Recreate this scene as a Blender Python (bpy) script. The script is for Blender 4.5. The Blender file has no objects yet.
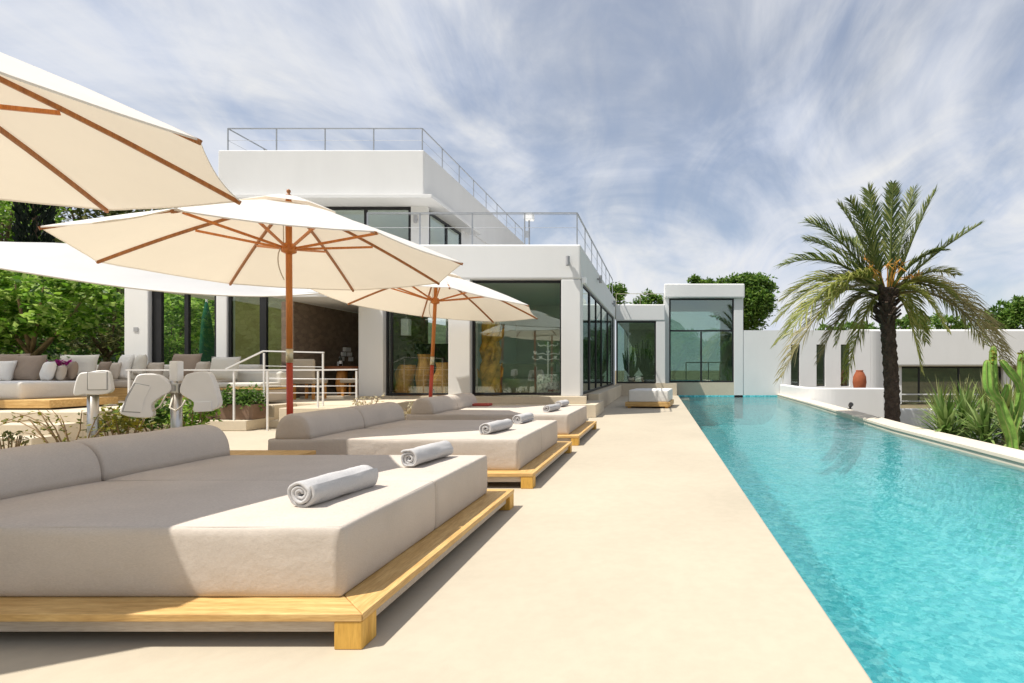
import bpy, bmesh, math, random
from mathutils import Vector, Matrix, noise as mn
random.seed(7)
R = math.radians
scene = bpy.context.scene
COL = scene.collection
EYE = 1.2; FPX = 530.0; CX = 660.0; CY = 369.0

def at(px, py, d):
    """point seen at (px,py) that stands d metres down the terrace"""
    return Vector(((px - CX) * d / FPX, d, EYE - (py - CY) * d / FPX))

# ------------------------------------------------------------------ materials
MATS = {}
def nodes(name):
    m = bpy.data.materials.new(name); m.use_nodes = True
    nt = m.node_tree
    for n in list(nt.nodes): nt.nodes.remove(n)
    out = nt.nodes.new('ShaderNodeOutputMaterial')
    MATS[name] = m
    return m, nt, out
def N(nt, t, **kw):
    n = nt.nodes.new(t)
    for k, v in kw.items(): setattr(n, k, v)
    return n
def L(nt, a, b): nt.links.new(a, b)
def coords(nt, scale=(1, 1, 1), rand=True):
    tc = N(nt, 'ShaderNodeTexCoord')
    mp = N(nt, 'ShaderNodeMapping'); mp.inputs['Scale'].default_value = scale
    if rand:
        oi = N(nt, 'ShaderNodeObjectInfo')
        ml = N(nt, 'ShaderNodeMath', operation='MULTIPLY'); ml.inputs[1].default_value = 37.0
        L(nt, oi.outputs['Random'], ml.inputs[0])
        va = N(nt, 'ShaderNodeVectorMath', operation='ADD')
        L(nt, tc.outputs['Object'], va.inputs[0]); L(nt, ml.outputs[0], va.inputs[1])
        L(nt, va.outputs[0], mp.inputs['Vector'])
    else:
        L(nt, tc.outputs['Object'], mp.inputs['Vector'])
    return mp.outputs[0]
def noise(nt, vec, scale, detail=4, rough=.55):
    n = N(nt, 'ShaderNodeTexNoise'); n.inputs['Scale'].default_value = scale
    n.inputs['Detail'].default_value = detail; n.inputs['Roughness'].default_value = rough
    L(nt, vec, n.inputs['Vector']); return n.outputs['Fac']
def ramp(nt, fac, stops):
    r = N(nt, 'ShaderNodeValToRGB'); e = r.color_ramp.elements
    while len(e) < len(stops): e.new(.5)
    for k, (p, c) in enumerate(stops):
        e[k].position = p; e[k].color = (*c, 1)
    L(nt, fac, r.inputs[0]); return r.outputs[0]
def mul(c, k): return tuple(max(0, min(1, x * k)) for x in c)
def mat(name, col, rough=.7, var=.1, scale=3.0, stretch=(1, 1, 1), bump=0, bscale=60, metal=0, spec=.3, fine=0, dist=.01):
    m, nt, out = nodes(name)
    p = N(nt, 'ShaderNodeBsdfPrincipled')
    v = coords(nt, stretch)
    f = noise(nt, v, scale, 5)
    c = ramp(nt, f, [(.3, mul(col, 1 - var)), (.7, mul(col, 1 + var))])
    if fine:
        g = noise(nt, v, scale * 25, 3)
        cc = ramp(nt, g, [(.35, (1 - fine,) * 3), (.65, (1, 1, 1))])
        mx = N(nt, 'ShaderNodeMix', data_type='RGBA', blend_type='MULTIPLY'); mx.inputs[0].default_value = 1
        L(nt, c, mx.inputs[6]); L(nt, cc, mx.inputs[7]); c = mx.outputs[2]
    L(nt, c, p.inputs['Base Color'])
    p.inputs['Roughness'].default_value = rough; p.inputs['Metallic'].default_value = metal
    p.inputs['Specular IOR Level'].default_value = spec
    if bump:
        b = N(nt, 'ShaderNodeBump'); b.inputs['Strength'].default_value = bump; b.inputs['Distance'].default_value = dist
        L(nt, noise(nt, v, bscale, 4), b.inputs['Height']); L(nt, b.outputs[0], p.inputs['Normal'])
    L(nt, p.outputs[0], out.inputs[0]); return m

def fabric(name, col, weave=420, var=.05):
    m, nt, out = nodes(name)
    p = N(nt, 'ShaderNodeBsdfPrincipled'); v = coords(nt)
    f = noise(nt, v, 2.2, 5)
    c = ramp(nt, f, [(.3, mul(col, 1 - var)), (.7, mul(col, 1 + var))])
    v2 = coords(nt, (1, 1, 5)); g = noise(nt, v2, 90, 2)
    cc = ramp(nt, g, [(.3, (.87,) * 3), (.7, (1, 1, 1))])
    mx = N(nt, 'ShaderNodeMix', data_type='RGBA', blend_type='MULTIPLY'); mx.inputs[0].default_value = 1
    L(nt, c, mx.inputs[6]); L(nt, cc, mx.inputs[7]); L(nt, mx.outputs[2], p.inputs['Base Color'])
    p.inputs['Roughness'].default_value = .95; p.inputs['Specular IOR Level'].default_value = .1
    b = N(nt, 'ShaderNodeBump'); b.inputs['Strength'].default_value = .35; b.inputs['Distance'].default_value = .004
    ad = N(nt, 'ShaderNodeMath', operation='ADD')
    L(nt, noise(nt, v, weave, 2), ad.inputs[0])
    m3 = N(nt, 'ShaderNodeMath', operation='MULTIPLY'); m3.inputs[1].default_value = 6
    L(nt, noise(nt, v, 9, 3), m3.inputs[0]); L(nt, m3.outputs[0], ad.inputs[1])
    L(nt, ad.outputs[0], b.inputs['Height']); L(nt, b.outputs[0], p.inputs['Normal'])
    L(nt, p.outputs[0], out.inputs[0]); return m

def wood(name, dark, light, axis='x', rough=.55):
    m, nt, out = nodes(name)
    p = N(nt, 'ShaderNodeBsdfPrincipled')
    s = {'x': (1.2, 14, 14), 'y': (14, 1.2, 14), 'z': (14, 14, 1.2)}[axis]
    v = coords(nt, s)
    f = noise(nt, v, 2.2, 6, .6)
    c = ramp(nt, f, [(.25, dark), (.5, tuple((a + b) / 2 for a, b in zip(dark, light))), (.72, light)])
    w = coords(nt, tuple(k * 4 for k in s)); g = noise(nt, w, 3, 3)
    cc = ramp(nt, g, [(.35, (.82, .78, .74)), (.6, (1, 1, 1))])
    mx = N(nt, 'ShaderNodeMix', data_type='RGBA', blend_type='MULTIPLY'); mx.inputs[0].default_value = 1
    L(nt, c, mx.inputs[6]); L(nt, cc, mx.inputs[7]); L(nt, mx.outputs[2], p.inputs['Base Color'])
    p.inputs['Roughness'].default_value = rough
    b = N(nt, 'ShaderNodeBump'); b.inputs['Strength'].default_value = .2; b.inputs['Distance'].default_value = .004
    L(nt, g, b.inputs['Height']); L(nt, b.outputs[0], p.inputs['Normal'])
    L(nt, p.outputs[0], out.inputs[0]); return m

def cloth_thin(name, col, thru, k=.45):
    """one layer of canvas: light scatters off it and some comes through"""
    m, nt, out = nodes(name)
    v = coords(nt)
    f = noise(nt, v, 1.5, 4)
    c = ramp(nt, f, [(.3, mul(col, .96)), (.7, mul(col, 1.03))])
    d = N(nt, 'ShaderNodeBsdfDiffuse'); t = N(nt, 'ShaderNodeBsdfTranslucent')
    L(nt, c, d.inputs[0]); t.inputs[0].default_value = (*thru, 1)
    b = N(nt, 'ShaderNodeBump'); b.inputs['Strength'].default_value = .25; b.inputs['Distance'].default_value = .02
    L(nt, noise(nt, v, 3.5, 3), b.inputs['Height']); L(nt, b.outputs[0], d.inputs['Normal'])
    x = N(nt, 'ShaderNodeMixShader'); x.inputs[0].default_value = k
    L(nt, d.outputs[0], x.inputs[1]); L(nt, t.outputs[0], x.inputs[2]); L(nt, x.outputs[0], out.inputs[0])
    return m

def leaf(name, cols, thru=.35, rough=.5):
    m, nt, out = nodes(name)
    g = N(nt, 'ShaderNodeNewGeometry')
    n = len(cols)
    c = ramp(nt, g.outputs['Random Per Island'], [((k + .5) / n, q) for k, q in enumerate(cols)])
    v = coords(nt, rand=False); f = noise(nt, v, .8, 3)
    cc = ramp(nt, f, [(.35, (.68,) * 3), (.65, (1, 1, 1))])
    mx = N(nt, 'ShaderNodeMix', data_type='RGBA', blend_type='MULTIPLY'); mx.inputs[0].default_value = 1
    L(nt, c, mx.inputs[6]); L(nt, cc, mx.inputs[7])
    p = N(nt, 'ShaderNodeBsdfPrincipled'); p.inputs['Roughness'].default_value = rough
    p.inputs['Specular IOR Level'].default_value = .3
    L(nt, mx.outputs[2], p.inputs['Base Color'])
    t = N(nt, 'ShaderNodeBsdfTranslucent'); L(nt, mx.outputs[2], t.inputs[0])
    x = N(nt, 'ShaderNodeMixShader'); x.inputs[0].default_value = thru
    L(nt, p.outputs[0], x.inputs[1]); L(nt, t.outputs[0], x.inputs[2]); L(nt, x.outputs[0], out.inputs[0])
    return m

def glass(name, tint, base=.1):
    m, nt, out = nodes(name)
    t = N(nt, 'ShaderNodeBsdfTransparent'); t.inputs[0].default_value = (*tint, 1)
    g = N(nt, 'ShaderNodeBsdfGlossy'); g.inputs['Roughness'].default_value = 0.0
    g.inputs[0].default_value = (.86, .95, .92, 1)
    lw = N(nt, 'ShaderNodeLayerWeight'); lw.inputs[0].default_value = .5
    pw = N(nt, 'ShaderNodeMath', operation='POWER'); pw.inputs[1].default_value = 5; L(nt, lw.outputs['Facing'], pw.inputs[0])
    a = N(nt, 'ShaderNodeMath', operation='MULTIPLY_ADD', use_clamp=True); a.inputs[1].default_value = .94; a.inputs[2].default_value = .045 + base
    L(nt, pw.outputs[0], a.inputs[0])
    x = N(nt, 'ShaderNodeMixShader'); L(nt, a.outputs[0], x.inputs[0])
    L(nt, t.outputs[0], x.inputs[1]); L(nt, g.outputs[0], x.inputs[2]); L(nt, x.outputs[0], out.inputs[0])
    return m

def water_mat():
    m, nt, out = nodes('water')
    v = coords(nt, (1, .8, 1), rand=False)
    n1 = noise(nt, v, 6.5, 3); n2 = noise(nt, v, 1.4, 2)
    a = N(nt, 'ShaderNodeMath', operation='MULTIPLY_ADD'); a.inputs[1].default_value = 1.6
    L(nt, n2, a.inputs[0]); L(nt, n1, a.inputs[2])
    b = N(nt, 'ShaderNodeBump'); b.inputs['Strength'].default_value = .42; b.inputs['Distance'].default_value = .05
    L(nt, a.outputs[0], b.inputs['Height'])
    t = N(nt, 'ShaderNodeBsdfTransparent'); t.inputs[0].default_value = (.92, 1, 1, 1)
    r = N(nt, 'ShaderNodeBsdfRefraction'); r.inputs['IOR'].default_value = 1.33; r.inputs['Roughness'].default_value = 0
    r.inputs[0].default_value = (.95, 1, 1, 1); L(nt, b.outputs[0], r.inputs['Normal'])
    x1 = N(nt, 'ShaderNodeMixShader'); x1.inputs[0].default_value = .38
    L(nt, t.outputs[0], x1.inputs[1]); L(nt, r.outputs[0], x1.inputs[2])
    g = N(nt, 'ShaderNodeBsdfGlossy'); g.inputs['Roughness'].default_value = .02; L(nt, b.outputs[0], g.inputs['Normal'])
    fr = N(nt, 'ShaderNodeFresnel'); fr.inputs[0].default_value = 1.42
    x = N(nt, 'ShaderNodeMixShader'); L(nt, fr.outputs[0], x.inputs[0])
    L(nt, x1.outputs[0], x.inputs[1]); L(nt, g.outputs[0], x.inputs[2]); L(nt, x.outputs[0], out.inputs[0])
    return m

def tile_mat():
    m, nt, out = nodes('pool_mosaic')
    v = coords(nt, rand=False)
    vo = N(nt, 'ShaderNodeTexVoronoi'); vo.inputs['Scale'].default_value = 14; L(nt, v, vo.inputs['Vector'])
    sp = N(nt, 'ShaderNodeSeparateColor'); L(nt, vo.outputs['Color'], sp.inputs[0])
    c = ramp(nt, sp.outputs[0], [(0, (.06, .47, .53)), (.5, (.13, .64, .69)), (1, (.27, .80, .82))])
    p = N(nt, 'ShaderNodeBsdfPrincipled'); p.inputs['Roughness'].default_value = .4
    L(nt, c, p.inputs['Base Color']); L(nt, p.outputs[0], out.inputs[0]); return m

def stone_wall(name, a, b_):
    m, nt, out = nodes(name)
    v = coords(nt, (1, 1, 1.8), rand=False)
    vo = N(nt, 'ShaderNodeTexVoronoi', feature='DISTANCE_TO_EDGE'); vo.inputs['Scale'].default_value = 6.0; L(nt, v, vo.inputs['Vector'])
    vc = N(nt, 'ShaderNodeTexVoronoi'); vc.inputs['Scale'].default_value = 6.0; L(nt, v, vc.inputs['Vector'])
    sp = N(nt, 'ShaderNodeSeparateColor'); L(nt, vc.outputs['Color'], sp.inputs[0])
    c = ramp(nt, sp.outputs[0], [(0, a), (1, b_)])
    e = ramp(nt, vo.outputs['Distance'], [(0, (.78,) * 3), (.06, (1, 1, 1))])
    mx = N(nt, 'ShaderNodeMix', data_type='RGBA', blend_type='MULTIPLY'); mx.inputs[0].default_value = 1
    L(nt, c, mx.inputs[6]); L(nt, e, mx.inputs[7])
    p = N(nt, 'ShaderNodeBsdfPrincipled'); p.inputs['Roughness'].default_value = .9
    L(nt, mx.outputs[2], p.inputs['Base Color'])
    b = N(nt, 'ShaderNodeBump'); b.inputs['Strength'].default_value = .6; L(nt, vo.outputs['Distance'], b.inputs['Height'])
    L(nt, b.outputs[0], p.inputs['Normal']); L(nt, p.outputs[0], out.inputs[0]); return m

WHITE = mat('white_render', (.70, .695, .68), .85, .022, 1.2, stretch=(1.3, 1.3, .55), bump=.16, bscale=14, dist=.008)
WHITE_IN = mat('white_interior', (.72, .71, .68), .8, .03, 1)
DECK = mat('deck_limestone', (.480, .418, .318), .75, .075, .55, bump=.15, bscale=90, fine=.05, dist=.003)
STEP = mat('step_limestone', (.62, .535, .405), .8, .06, 1.0, bump=.2, bscale=50, fine=.05)
COPE = mat('coping_limestone', (.68, .60, .49), .8, .07, 1.4, bump=.2, bscale=50)
FABRIC = fabric('mattress_canvas', (.595, .525, .455), var=.06)
FAB_W = fabric('white_canvas', (.82, .79, .74)); FAB_T = fabric('taupe_canvas', (.33, .26, .205)); FAB_B = fabric('beige_canvas', (.55, .48, .40))
FAB_C = fabric('cream_canvas', (.70, .66, .58)); FAB_R = fabric('red_canvas', (.45, .10, .08)); FAB_K = fabric('teal_canvas', (.10, .26, .24))
TOWEL = fabric('towel_terry', (.54, .525, .515), 260); TOWEL_IN = fabric('towel_inside', (.38, .33, .29), 260)
PINE_X = wood('pine_plank', (.48, .26, .07), (.78, .53, .215), 'x'); PINE_Y = wood('pine_plank_long', (.48, .26, .07), (.78, .53, .215), 'y')
PINE_Z = wood('pine_leg', (.58, .31, .045), (.78, .47, .10), 'z'); PALE = wood('pale_board', (.46, .39, .31), (.58, .51, .43), 'x')
TEAK = wood('teak_rib', (.27, .095, .022), (.48, .19, .05), 'z', .45); POLE_HI = wood('teak_pole', (.50, .145, .025), (.72, .26, .055), 'z', .4)
POLE_LO = wood('stained_pole', (.42, .035, .012), (.60, .065, .02), 'z', .4); STUMP = wood('stump_wood', (.42, .17, .03), (.78, .38, .10), 'z')
GOLD = mat('driftwood', (.60, .32, .06), .6, .5, 6, bump=.8, bscale=9, dist=.05)
CANVAS = cloth_thin('parasol_canvas', (.88, .865, .83), (.70, .60, .46), .38)
SAIL = cloth_thin('sail_cloth', (.86, .86, .87), (.84, .86, .90), .55)
STEEL = mat('brushed_steel', (.56, .55, .53), .35, .05, 4, metal=1); BRASS = mat('pale_brass', (.62, .56, .40), .4, .05, 4, metal=.8)
RAILW = mat('white_rail_paint', (.74, .73, .72), .45, .03, 4); RAILG = mat('grey_rail_paint', (.30, .32, .35), .45, .05, 4)
FRAME = mat('black_window_frame', (.018, .018, .02), .45, .1, 4); LAMPW = mat('lamp_white', (.86, .86, .86), .4, .03, 4)
LAMPG = mat('lamp_grey', (.36, .36, .37), .4, .05, 4); CABLE = mat('pale_cable', (.62, .58, .50), .6, .05, 4)
GLASS = glass('window_glass', (.92, .96, .93), .065); GLASS_CLEAR = glass('clear_glass', (.90, .95, .90), .0)
GLASS_SEA = glass('poolside_glass', (.52, .64, .61), .13)
TERRA = mat('terracotta', (.30, .085, .035), .8, .15, 5); BLOCK = mat('planter_block', (.20, .13, .09), .9, .18, 4, bump=.5, bscale=30)
STONE = stone_wall('brown_stone', (.16, .115, .08), (.23, .17, .12)); STONE_Y = stone_wall('ochre_stone', (.44, .37, .16), (.60, .52, .26))
DARK = mat('dark_lacquer', (.03, .03, .032), .5, .2, 4); CHAIRF = fabric('chair_linen', (.52, .44, .34)); TABLE = wood('table_top', (.16, .05, .015), (.32, .11, .035), 'x')
SOFA_G = fabric('sage_cloth', (.30, .34, .26)); BOTTLE = mat('bottle_dark', (.02, .025, .02), .15, .1, 4)
BARK = mat('bark', (.16, .11, .07), .95, .3, 6, bump=.9, bscale=25, dist=.03); BARKT = mat('pale_bark', (.30, .21, .12), .9, .25, 6, bump=.6, bscale=25, dist=.02)
PALMB = mat('palm_bark', (.075, .052, .038), .95, .35, 9, bump=1, bscale=30, dist=.03)
G_LIME = leaf('leaf_lime', [(.08, .19, .015), (.21, .42, .035), (.36, .57, .07), (.50, .66, .17)], .5)
G_MID = leaf('leaf_mid', [(.05, .12, .018), (.11, .22, .035), (.19, .33, .06)], .45)
G_OLIVE = leaf('leaf_olive', [(.09, .11, .03), (.16, .18, .05), (.25, .25, .09)], .45)
G_DARK = leaf('leaf_cypress', [(.006, .014, .008), (.012, .026, .012)], .1)
G_PINE = leaf('leaf_pine', [(.06, .14, .018), (.13, .25, .03), (.24, .36, .07)], .4)
G_PALM = leaf('leaf_palm', [(.18, .22, .04), (.31, .34, .07), (.44, .45, .12), (.58, .55, .22)], .5)
G_PALMU = leaf('leaf_palm_young', [(.07, .11, .035), (.14, .19, .05), (.22, .27, .075), (.36, .38, .12)], .45)
G_PALMD = leaf('leaf_palm_dry', [(.28, .25, .10), (.38, .33, .15), (.46, .40, .22)], .4)
G_YUC = leaf('leaf_sword', [(.12, .22, .045), (.22, .35, .08), (.36, .46, .16)], .35)
G_GRASS = leaf('leaf_straw', [(.22, .28, .07), (.34, .40, .12), (.45, .46, .20)], .3)
G_YEL = leaf('leaf_yellow', [(.20, .20, .02), (.38, .34, .03), (.12, .15, .02)], .3)
MAGENTA = leaf('petal_magenta', [(.45, .03, .25), (.6, .08, .4)], .3); PETALW = leaf('petal_cream', [(.6, .5, .3), (.75, .7, .5)], .3)
ORANGE = mat('date_stalk', (.55, .27, .05), .6, .25, 8); CACT = mat('cactus_skin', (.19, .34, .06), .65, .4, 7, bump=.5, bscale=40, spec=.25)
CACT_R = mat('cactus_edge', (.26, .30, .08), .6, .3, 8)
GRND = mat('dry_garden_soil', (.20, .165, .095), .95, .3, .15, bump=.5, bscale=3, fine=.3); HILL = mat('hillside_scrub', (.06, .085, .035), .95, .4, .4, bump=1, bscale=3, dist=.4, fine=.4)
WATER = water_mat(); MOSAIC = tile_mat(); PARAG = fabric('green_canvas', (.012, .075, .045))

# ------------------------------------------------------------------ mesh helpers
class MB:
    def __init__(s): s.v = []; s.f = []
    def add(s, vs, fs):
        o = len(s.v); s.v += [Vector(p) for p in vs]; s.f += [tuple(i + o for i in q) for q in fs]; return s
    def box(s, x0, x1, y0, y1, z0, z1):
        return s.add([(x0, y0, z0), (x1, y0, z0), (x1, y1, z0), (x0, y1, z0), (x0, y0, z1), (x1, y0, z1), (x1, y1, z1), (x0, y1, z1)],
                     [(3, 2, 1, 0), (4, 5, 6, 7), (0, 1, 5, 4), (1, 2, 6, 5), (2, 3, 7, 6), (3, 0, 4, 7)])
    def tube(s, pts, r, n=8, flat=1.0):
        pts = [Vector(p) for p in pts]; k = len(pts)
        rs = r if isinstance(r, (list, tuple)) else [r] * k
        vs = []; fs = []; prev = None
        for i, p in enumerate(pts):
            t = (pts[min(i + 1, k - 1)] - pts[max(i - 1, 0)]).normalized()
            if prev is None: a = t.orthogonal().normalized()
            else:
                a = prev - t * prev.dot(t)
                a = a.normalized() if a.length > 1e-6 else t.orthogonal().normalized()
            prev = a; b = t.cross(a)
            for j in range(n):
                w = 2 * math.pi * j / n; vs.append(p + (a * math.cos(w) + b * math.sin(w) * flat) * rs[i])
        for i in range(k - 1):
            for j in range(n): fs.append((i * n + j, i * n + (j + 1) % n, (i + 1) * n + (j + 1) % n, (i + 1) * n + j))
        fs.append(tuple(range(n - 1, -1, -1))); fs.append(tuple((k - 1) * n + j for j in range(n)))
        return s.add(vs, fs)
    def bar(s, a, b, w, h=None):
        """square bar from a to b"""
        a = Vector(a); b = Vector(b); h = h or w; t = (b - a).normalized()
        up = Vector((0, 0, 1)) if abs(t.z) < .95 else Vector((0, 1, 0))
        x = t.cross(up).normalized(); y = x.cross(t)
        vs = [p + x * (i * w / 2) + y * (j * h / 2) for p in (a, b) for i, j in ((-1, -1), (1, -1), (1, 1), (-1, 1))]
        return s.add(vs, [(3, 2, 1, 0), (4, 5, 6, 7), (0, 1, 5, 4), (1, 2, 6, 5), (2, 3, 7, 6), (3, 0, 4, 7)])
    def lathe(s, prof, c=(0, 0, 0), n=24, wob=0):
        c = Vector(c); vs = []; fs = []; k = len(prof)
        for r, z in prof:
            for j in range(n):
                w = 2 * math.pi * j / n; q = r * (1 + wob * mn.noise(Vector((math.cos(w) * 1.3, math.sin(w) * 1.3, z * 2))))
                vs.append(c + Vector((q * math.cos(w), q * math.sin(w), z)))
        for i in range(k - 1):
            for j in range(n): fs.append((i * n + j, i * n + (j + 1) % n, (i + 1) * n + (j + 1) % n, (i + 1) * n + j))
        fs.append(tuple(range(n - 1, -1, -1))); fs.append(tuple((k - 1) * n + j for j in range(n)))
        return s.add(vs, fs)
    def prism(s, poly, fn, d0, d1):
        """poly of (a,b) swept from d0 to d1; fn(a,b,d)->point"""
        n = len(poly)
        vs = [fn(a, b, d0) for a, b in poly] + [fn(a, b, d1) for a, b in poly]
        return s.add(vs, [tuple(range(n - 1, -1, -1)), tuple(range(n, 2 * n))] + [(i, (i + 1) % n, n + (i + 1) % n, n + i) for i in range(n)])
    def xf(s, M):
        s.v = [M @ p for p in s.v]; return s
    def build(s, name, m, parent=None, smooth=False, bevel=0, seg=2, fix=True):
        me = bpy.data.meshes.new(name); me.from_pydata([tuple(p) for p in s.v], [], s.f)
        if fix:
            bm = bmesh.new(); bm.from_mesh(me); bmesh.ops.recalc_face_normals(bm, faces=bm.faces); bm.to_mesh(me); bm.free()
        me.materials.append(m)
        if smooth:
            for p in me.polygons: p.use_smooth = True
        o = bpy.data.objects.new(name, me); COL.objects.link(o)
        if parent: o.parent = parent
        if bevel:
            b = o.modifiers.new('Bevel', 'BEVEL'); b.width = bevel; b.segments = seg; b.limit_method = 'ANGLE'; b.angle_limit = R(35)
        return o
def autosmooth(o, ang=40):
    me = o.data
    me.polygons.foreach_set('use_smooth', [True] * len(me.polygons))
    bm = bmesh.new(); bm.from_mesh(me)
    for e in bm.edges:
        if len(e.link_faces) == 2 and e.calc_face_angle(0) > R(ang): e.smooth = False
    bm.to_mesh(me); bm.free(); return o
def tag(o, label=None, cat=None, group=None, kind=None):
    if label: o['label'] = label
    if cat: o['category'] = cat
    if group: o['group'] = group
    if kind: o['kind'] = kind
    return o
def thing(name, label, cat, loc=(0, 0, 0), rz=0, group=None):
    o = bpy.data.objects.new(name, None); COL.objects.link(o); o.empty_display_size = .2
    o.location = loc; o.rotation_euler = (0, 0, rz)
    return tag(o, label, cat, group)
def struct(name, mb, m, **kw):
    return tag(mb.build(name, m, **kw), kind='structure')
def kids(o): return [c for c in COL.objects if c.parent == o]
def dup(root, loc, rz, label, group=None):
    r = root.copy(); COL.objects.link(r); r.location = loc; r.rotation_euler = (0, 0, rz); r['label'] = label
    if group: r['group'] = group
    for ch in kids(root):
        c = ch.copy(); COL.objects.link(c); c.parent = r
        for g in kids(ch):
            d = g.copy(); COL.objects.link(d); d.parent = c
    return r

# ------------------------------------------------------------------ setting: ground, deck, pool
POOL_X = .82; WZ = -.12
def pool_r(y):   # right inner edge of the pool
    if y <= 11: return 4.84
    if y <= 18: return 4.84 + (y - 11) * .46 / 7
    return 5.30 + (y - 18) * .35 / 7.5
m = MB(); S = 700
xs = [-S, POOL_X - .4, 6.6, S]; ys = [-S, -9.2, 26.4, S]
for i in range(3):
    for j in range(3):
        if i == 1 and j == 1: continue
        m.add([(xs[i], ys[j], -.95), (xs[i + 1], ys[j], -.95), (xs[i + 1], ys[j + 1], -.95), (xs[i], ys[j + 1], -.95)], [(0, 1, 2, 3)])
bm_g = struct('ground', m, GRND)
m = MB().box(-34, POOL_X, -9, 24.2, -.9, 0)
struct('pool_deck', m, DECK, bevel=.012)
# basin
m = MB(); yy = [-8.8, 0, 5, 9, 11, 13, 15, 18, 20, 22, 25.6]
Z0 = -1.5
for a, b in zip(yy, yy[1:]):
    ra, rb = pool_r(a), pool_r(b)
    prof = lambda r_: [(POOL_X + .004, -.04)] + [(POOL_X + .004 + .9 * (1 - math.cos(q * math.pi / 16)), -.25 - 1.25 * math.sin(q * math.pi / 16)) for q in range(9)] + \
        [(r_ - .9 * (1 - math.sin(q * math.pi / 16)), -.25 - 1.25 * math.cos(q * math.pi / 16)) for q in range(9)] + [(r_, -.055)]
    A1, B1 = prof(ra), prof(rb)
    for (xa, za), (xa2, za2), (xb, zb_), (xb2, zb2) in zip(A1, A1[1:], B1, B1[1:]):
        m.add([(xa, a, za), (xa2, a, za2), (xb2, b, zb2), (xb, b, zb_)], [(0, 1, 2, 3)])
m.add([(POOL_X - .1, 25.45, Z0), (6, 25.45, Z0), (6, 25.45, -.06), (POOL_X - .1, 25.45, -.06)], [(0, 1, 2, 3)])
m.add([(POOL_X - .1, -8.8, Z0), (6, -8.8, Z0), (6, -8.8, -.06), (POOL_X - .1, -8.8, -.06)], [(0, 1, 2, 3)])
struct('pool_basin', m, MOSAIC, smooth=False)
m = MB()
for a, b in zip(yy, yy[1:]):
    m.add([(POOL_X + .002, a, WZ), (pool_r(a) - .002, a, WZ), (pool_r(b) - .002, b, WZ), (POOL_X + .002, b, WZ)], [(0, 1, 2, 3)])
struct('pool_water', m, WATER, fix=False)
m = MB()
for a, b in zip(yy, yy[1:]):
    ra, rb = pool_r(a), pool_r(b)
    wa, wb = .50, .50
    m.add([(ra - .03, a, 0), (ra + wa, a, 0), (rb + wb, b, 0), (rb - .03, b, 0)], [(0, 1, 2, 3)])
    m.add([(ra - .03, a, -.05), (ra - .03, a, 0), (rb - .03, b, 0), (rb - .03, b, -.05)], [(0, 1, 2, 3)])
    m.add([(ra - .03, a, -.05), (rb - .03, b, -.05), (rb + .01, b, -.05), (ra + .01, a, -.05)], [(0, 1, 2, 3)])
    m.add([(ra - .008, a, -.05), (ra - .008, a, -.17), (rb - .008, b, -.17), (rb - .008, b, -.05)], [(0, 1, 2, 3)])
    m.add([(ra + wa, a, 0), (ra + wa, a, -1), (rb + wb, b, -1), (rb + wb, b, 0)], [(0, 1, 2, 3)])
struct('pool_coping', m, COPE)
m = MB().box(POOL_X + .006, POOL_X + .5, 23.3, 25.3, -1.4, -.16)
struct('pool_step', m, COPE)
# terrace on the left with its steps
m = MB()
m.box(-34, -9.36, 8.6, 13.3, 0.004, .50).box(-34, -9.36, 8.25, 8.6, 0.004, .333).box(-34, -9.36, 7.9, 8.25, .004, .167)
m.box(-7.3, -5.75, 10.15, 13.34, .004, .45).box(-9.36, -8.0, 11.0, 13.34, .004, .45).box(-9.36, -8.0, 10.25, 11.0, .004, .20).box(-8.0, -7.3, 10.75, 11.2, .004, .15).box(-8.0, -7.3, 11.2, 11.65, .004, .30).box(-8.0, -7.3, 11.65, 13.34, .004, .45)
struct('terrace', m, STEP, bevel=.01)
m = MB()
m.box(-5.75, -1.58, 13.08, 14.9, .004, .32).box(-5.75, -1.86, 13.34, 13.5, .32, .505)
m.box(-2.02, -1.72, 14.9, 23.9, .004, .50).box(.0, .75, 24.2, 25.3, -.9, .28)
struct('house_steps', m, STEP, bevel=.01)
# hillside on the left
m = MB(); nx, ny = 30, 30
def hz(x, y): 
    k = max(0, min(1, (-15 - x) / 40)); k2 = max(0, min(1, (y - 14) / 70))
    return -.5 + 1.0 * min(1, max(0, (-13.5 - x) / 2)) + 9 * k * k2 + 3 * k2 + mn.noise(Vector((x * .1, y * .1, 0))) * 1.0
for i in range(nx + 1):
    for j in range(ny + 1):
        x = -13.2 - 90 * i / nx; y = 13 + 100 * j / ny
        m.v.append(Vector((x, y, hz(x, y))))
for i in range(nx):
    for j in range(ny): a = i * (ny + 1) + j; m.f.append((a, a + 1, a + ny + 2, a + ny + 1))
struct('hillside', m, HILL, smooth=True)

m = MB(); nx, ny = 60, 24
def hz2(x, y):
    k = max(0, min(1, (-24 - y) / 55)); k = k * k * (3 - 2 * k)
    top = 22 if x < -8 else (22 - (x + 8) * .75 if x < 10 else 8.5)
    return -1.0 + k * top * (1 + .25 * mn.noise(Vector((x * .05, y * .05, 4)))) + k * 1.6 * mn.noise(Vector((x * .25, y * .25, 8)))
for i in range(nx + 1):
    for j in range(ny + 1):
        x = -150 + 300 * i / nx; y = -22 - 90 * j / ny; m.v.append(Vector((x, y, hz2(x, y))))
for i in range(nx):
    for j in range(ny): a = i * (ny + 1) + j; m.f.append((a, a + 1, a + ny + 2, a + ny + 1))
struct('wooded_hill', m, HILL, smooth=True)

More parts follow.
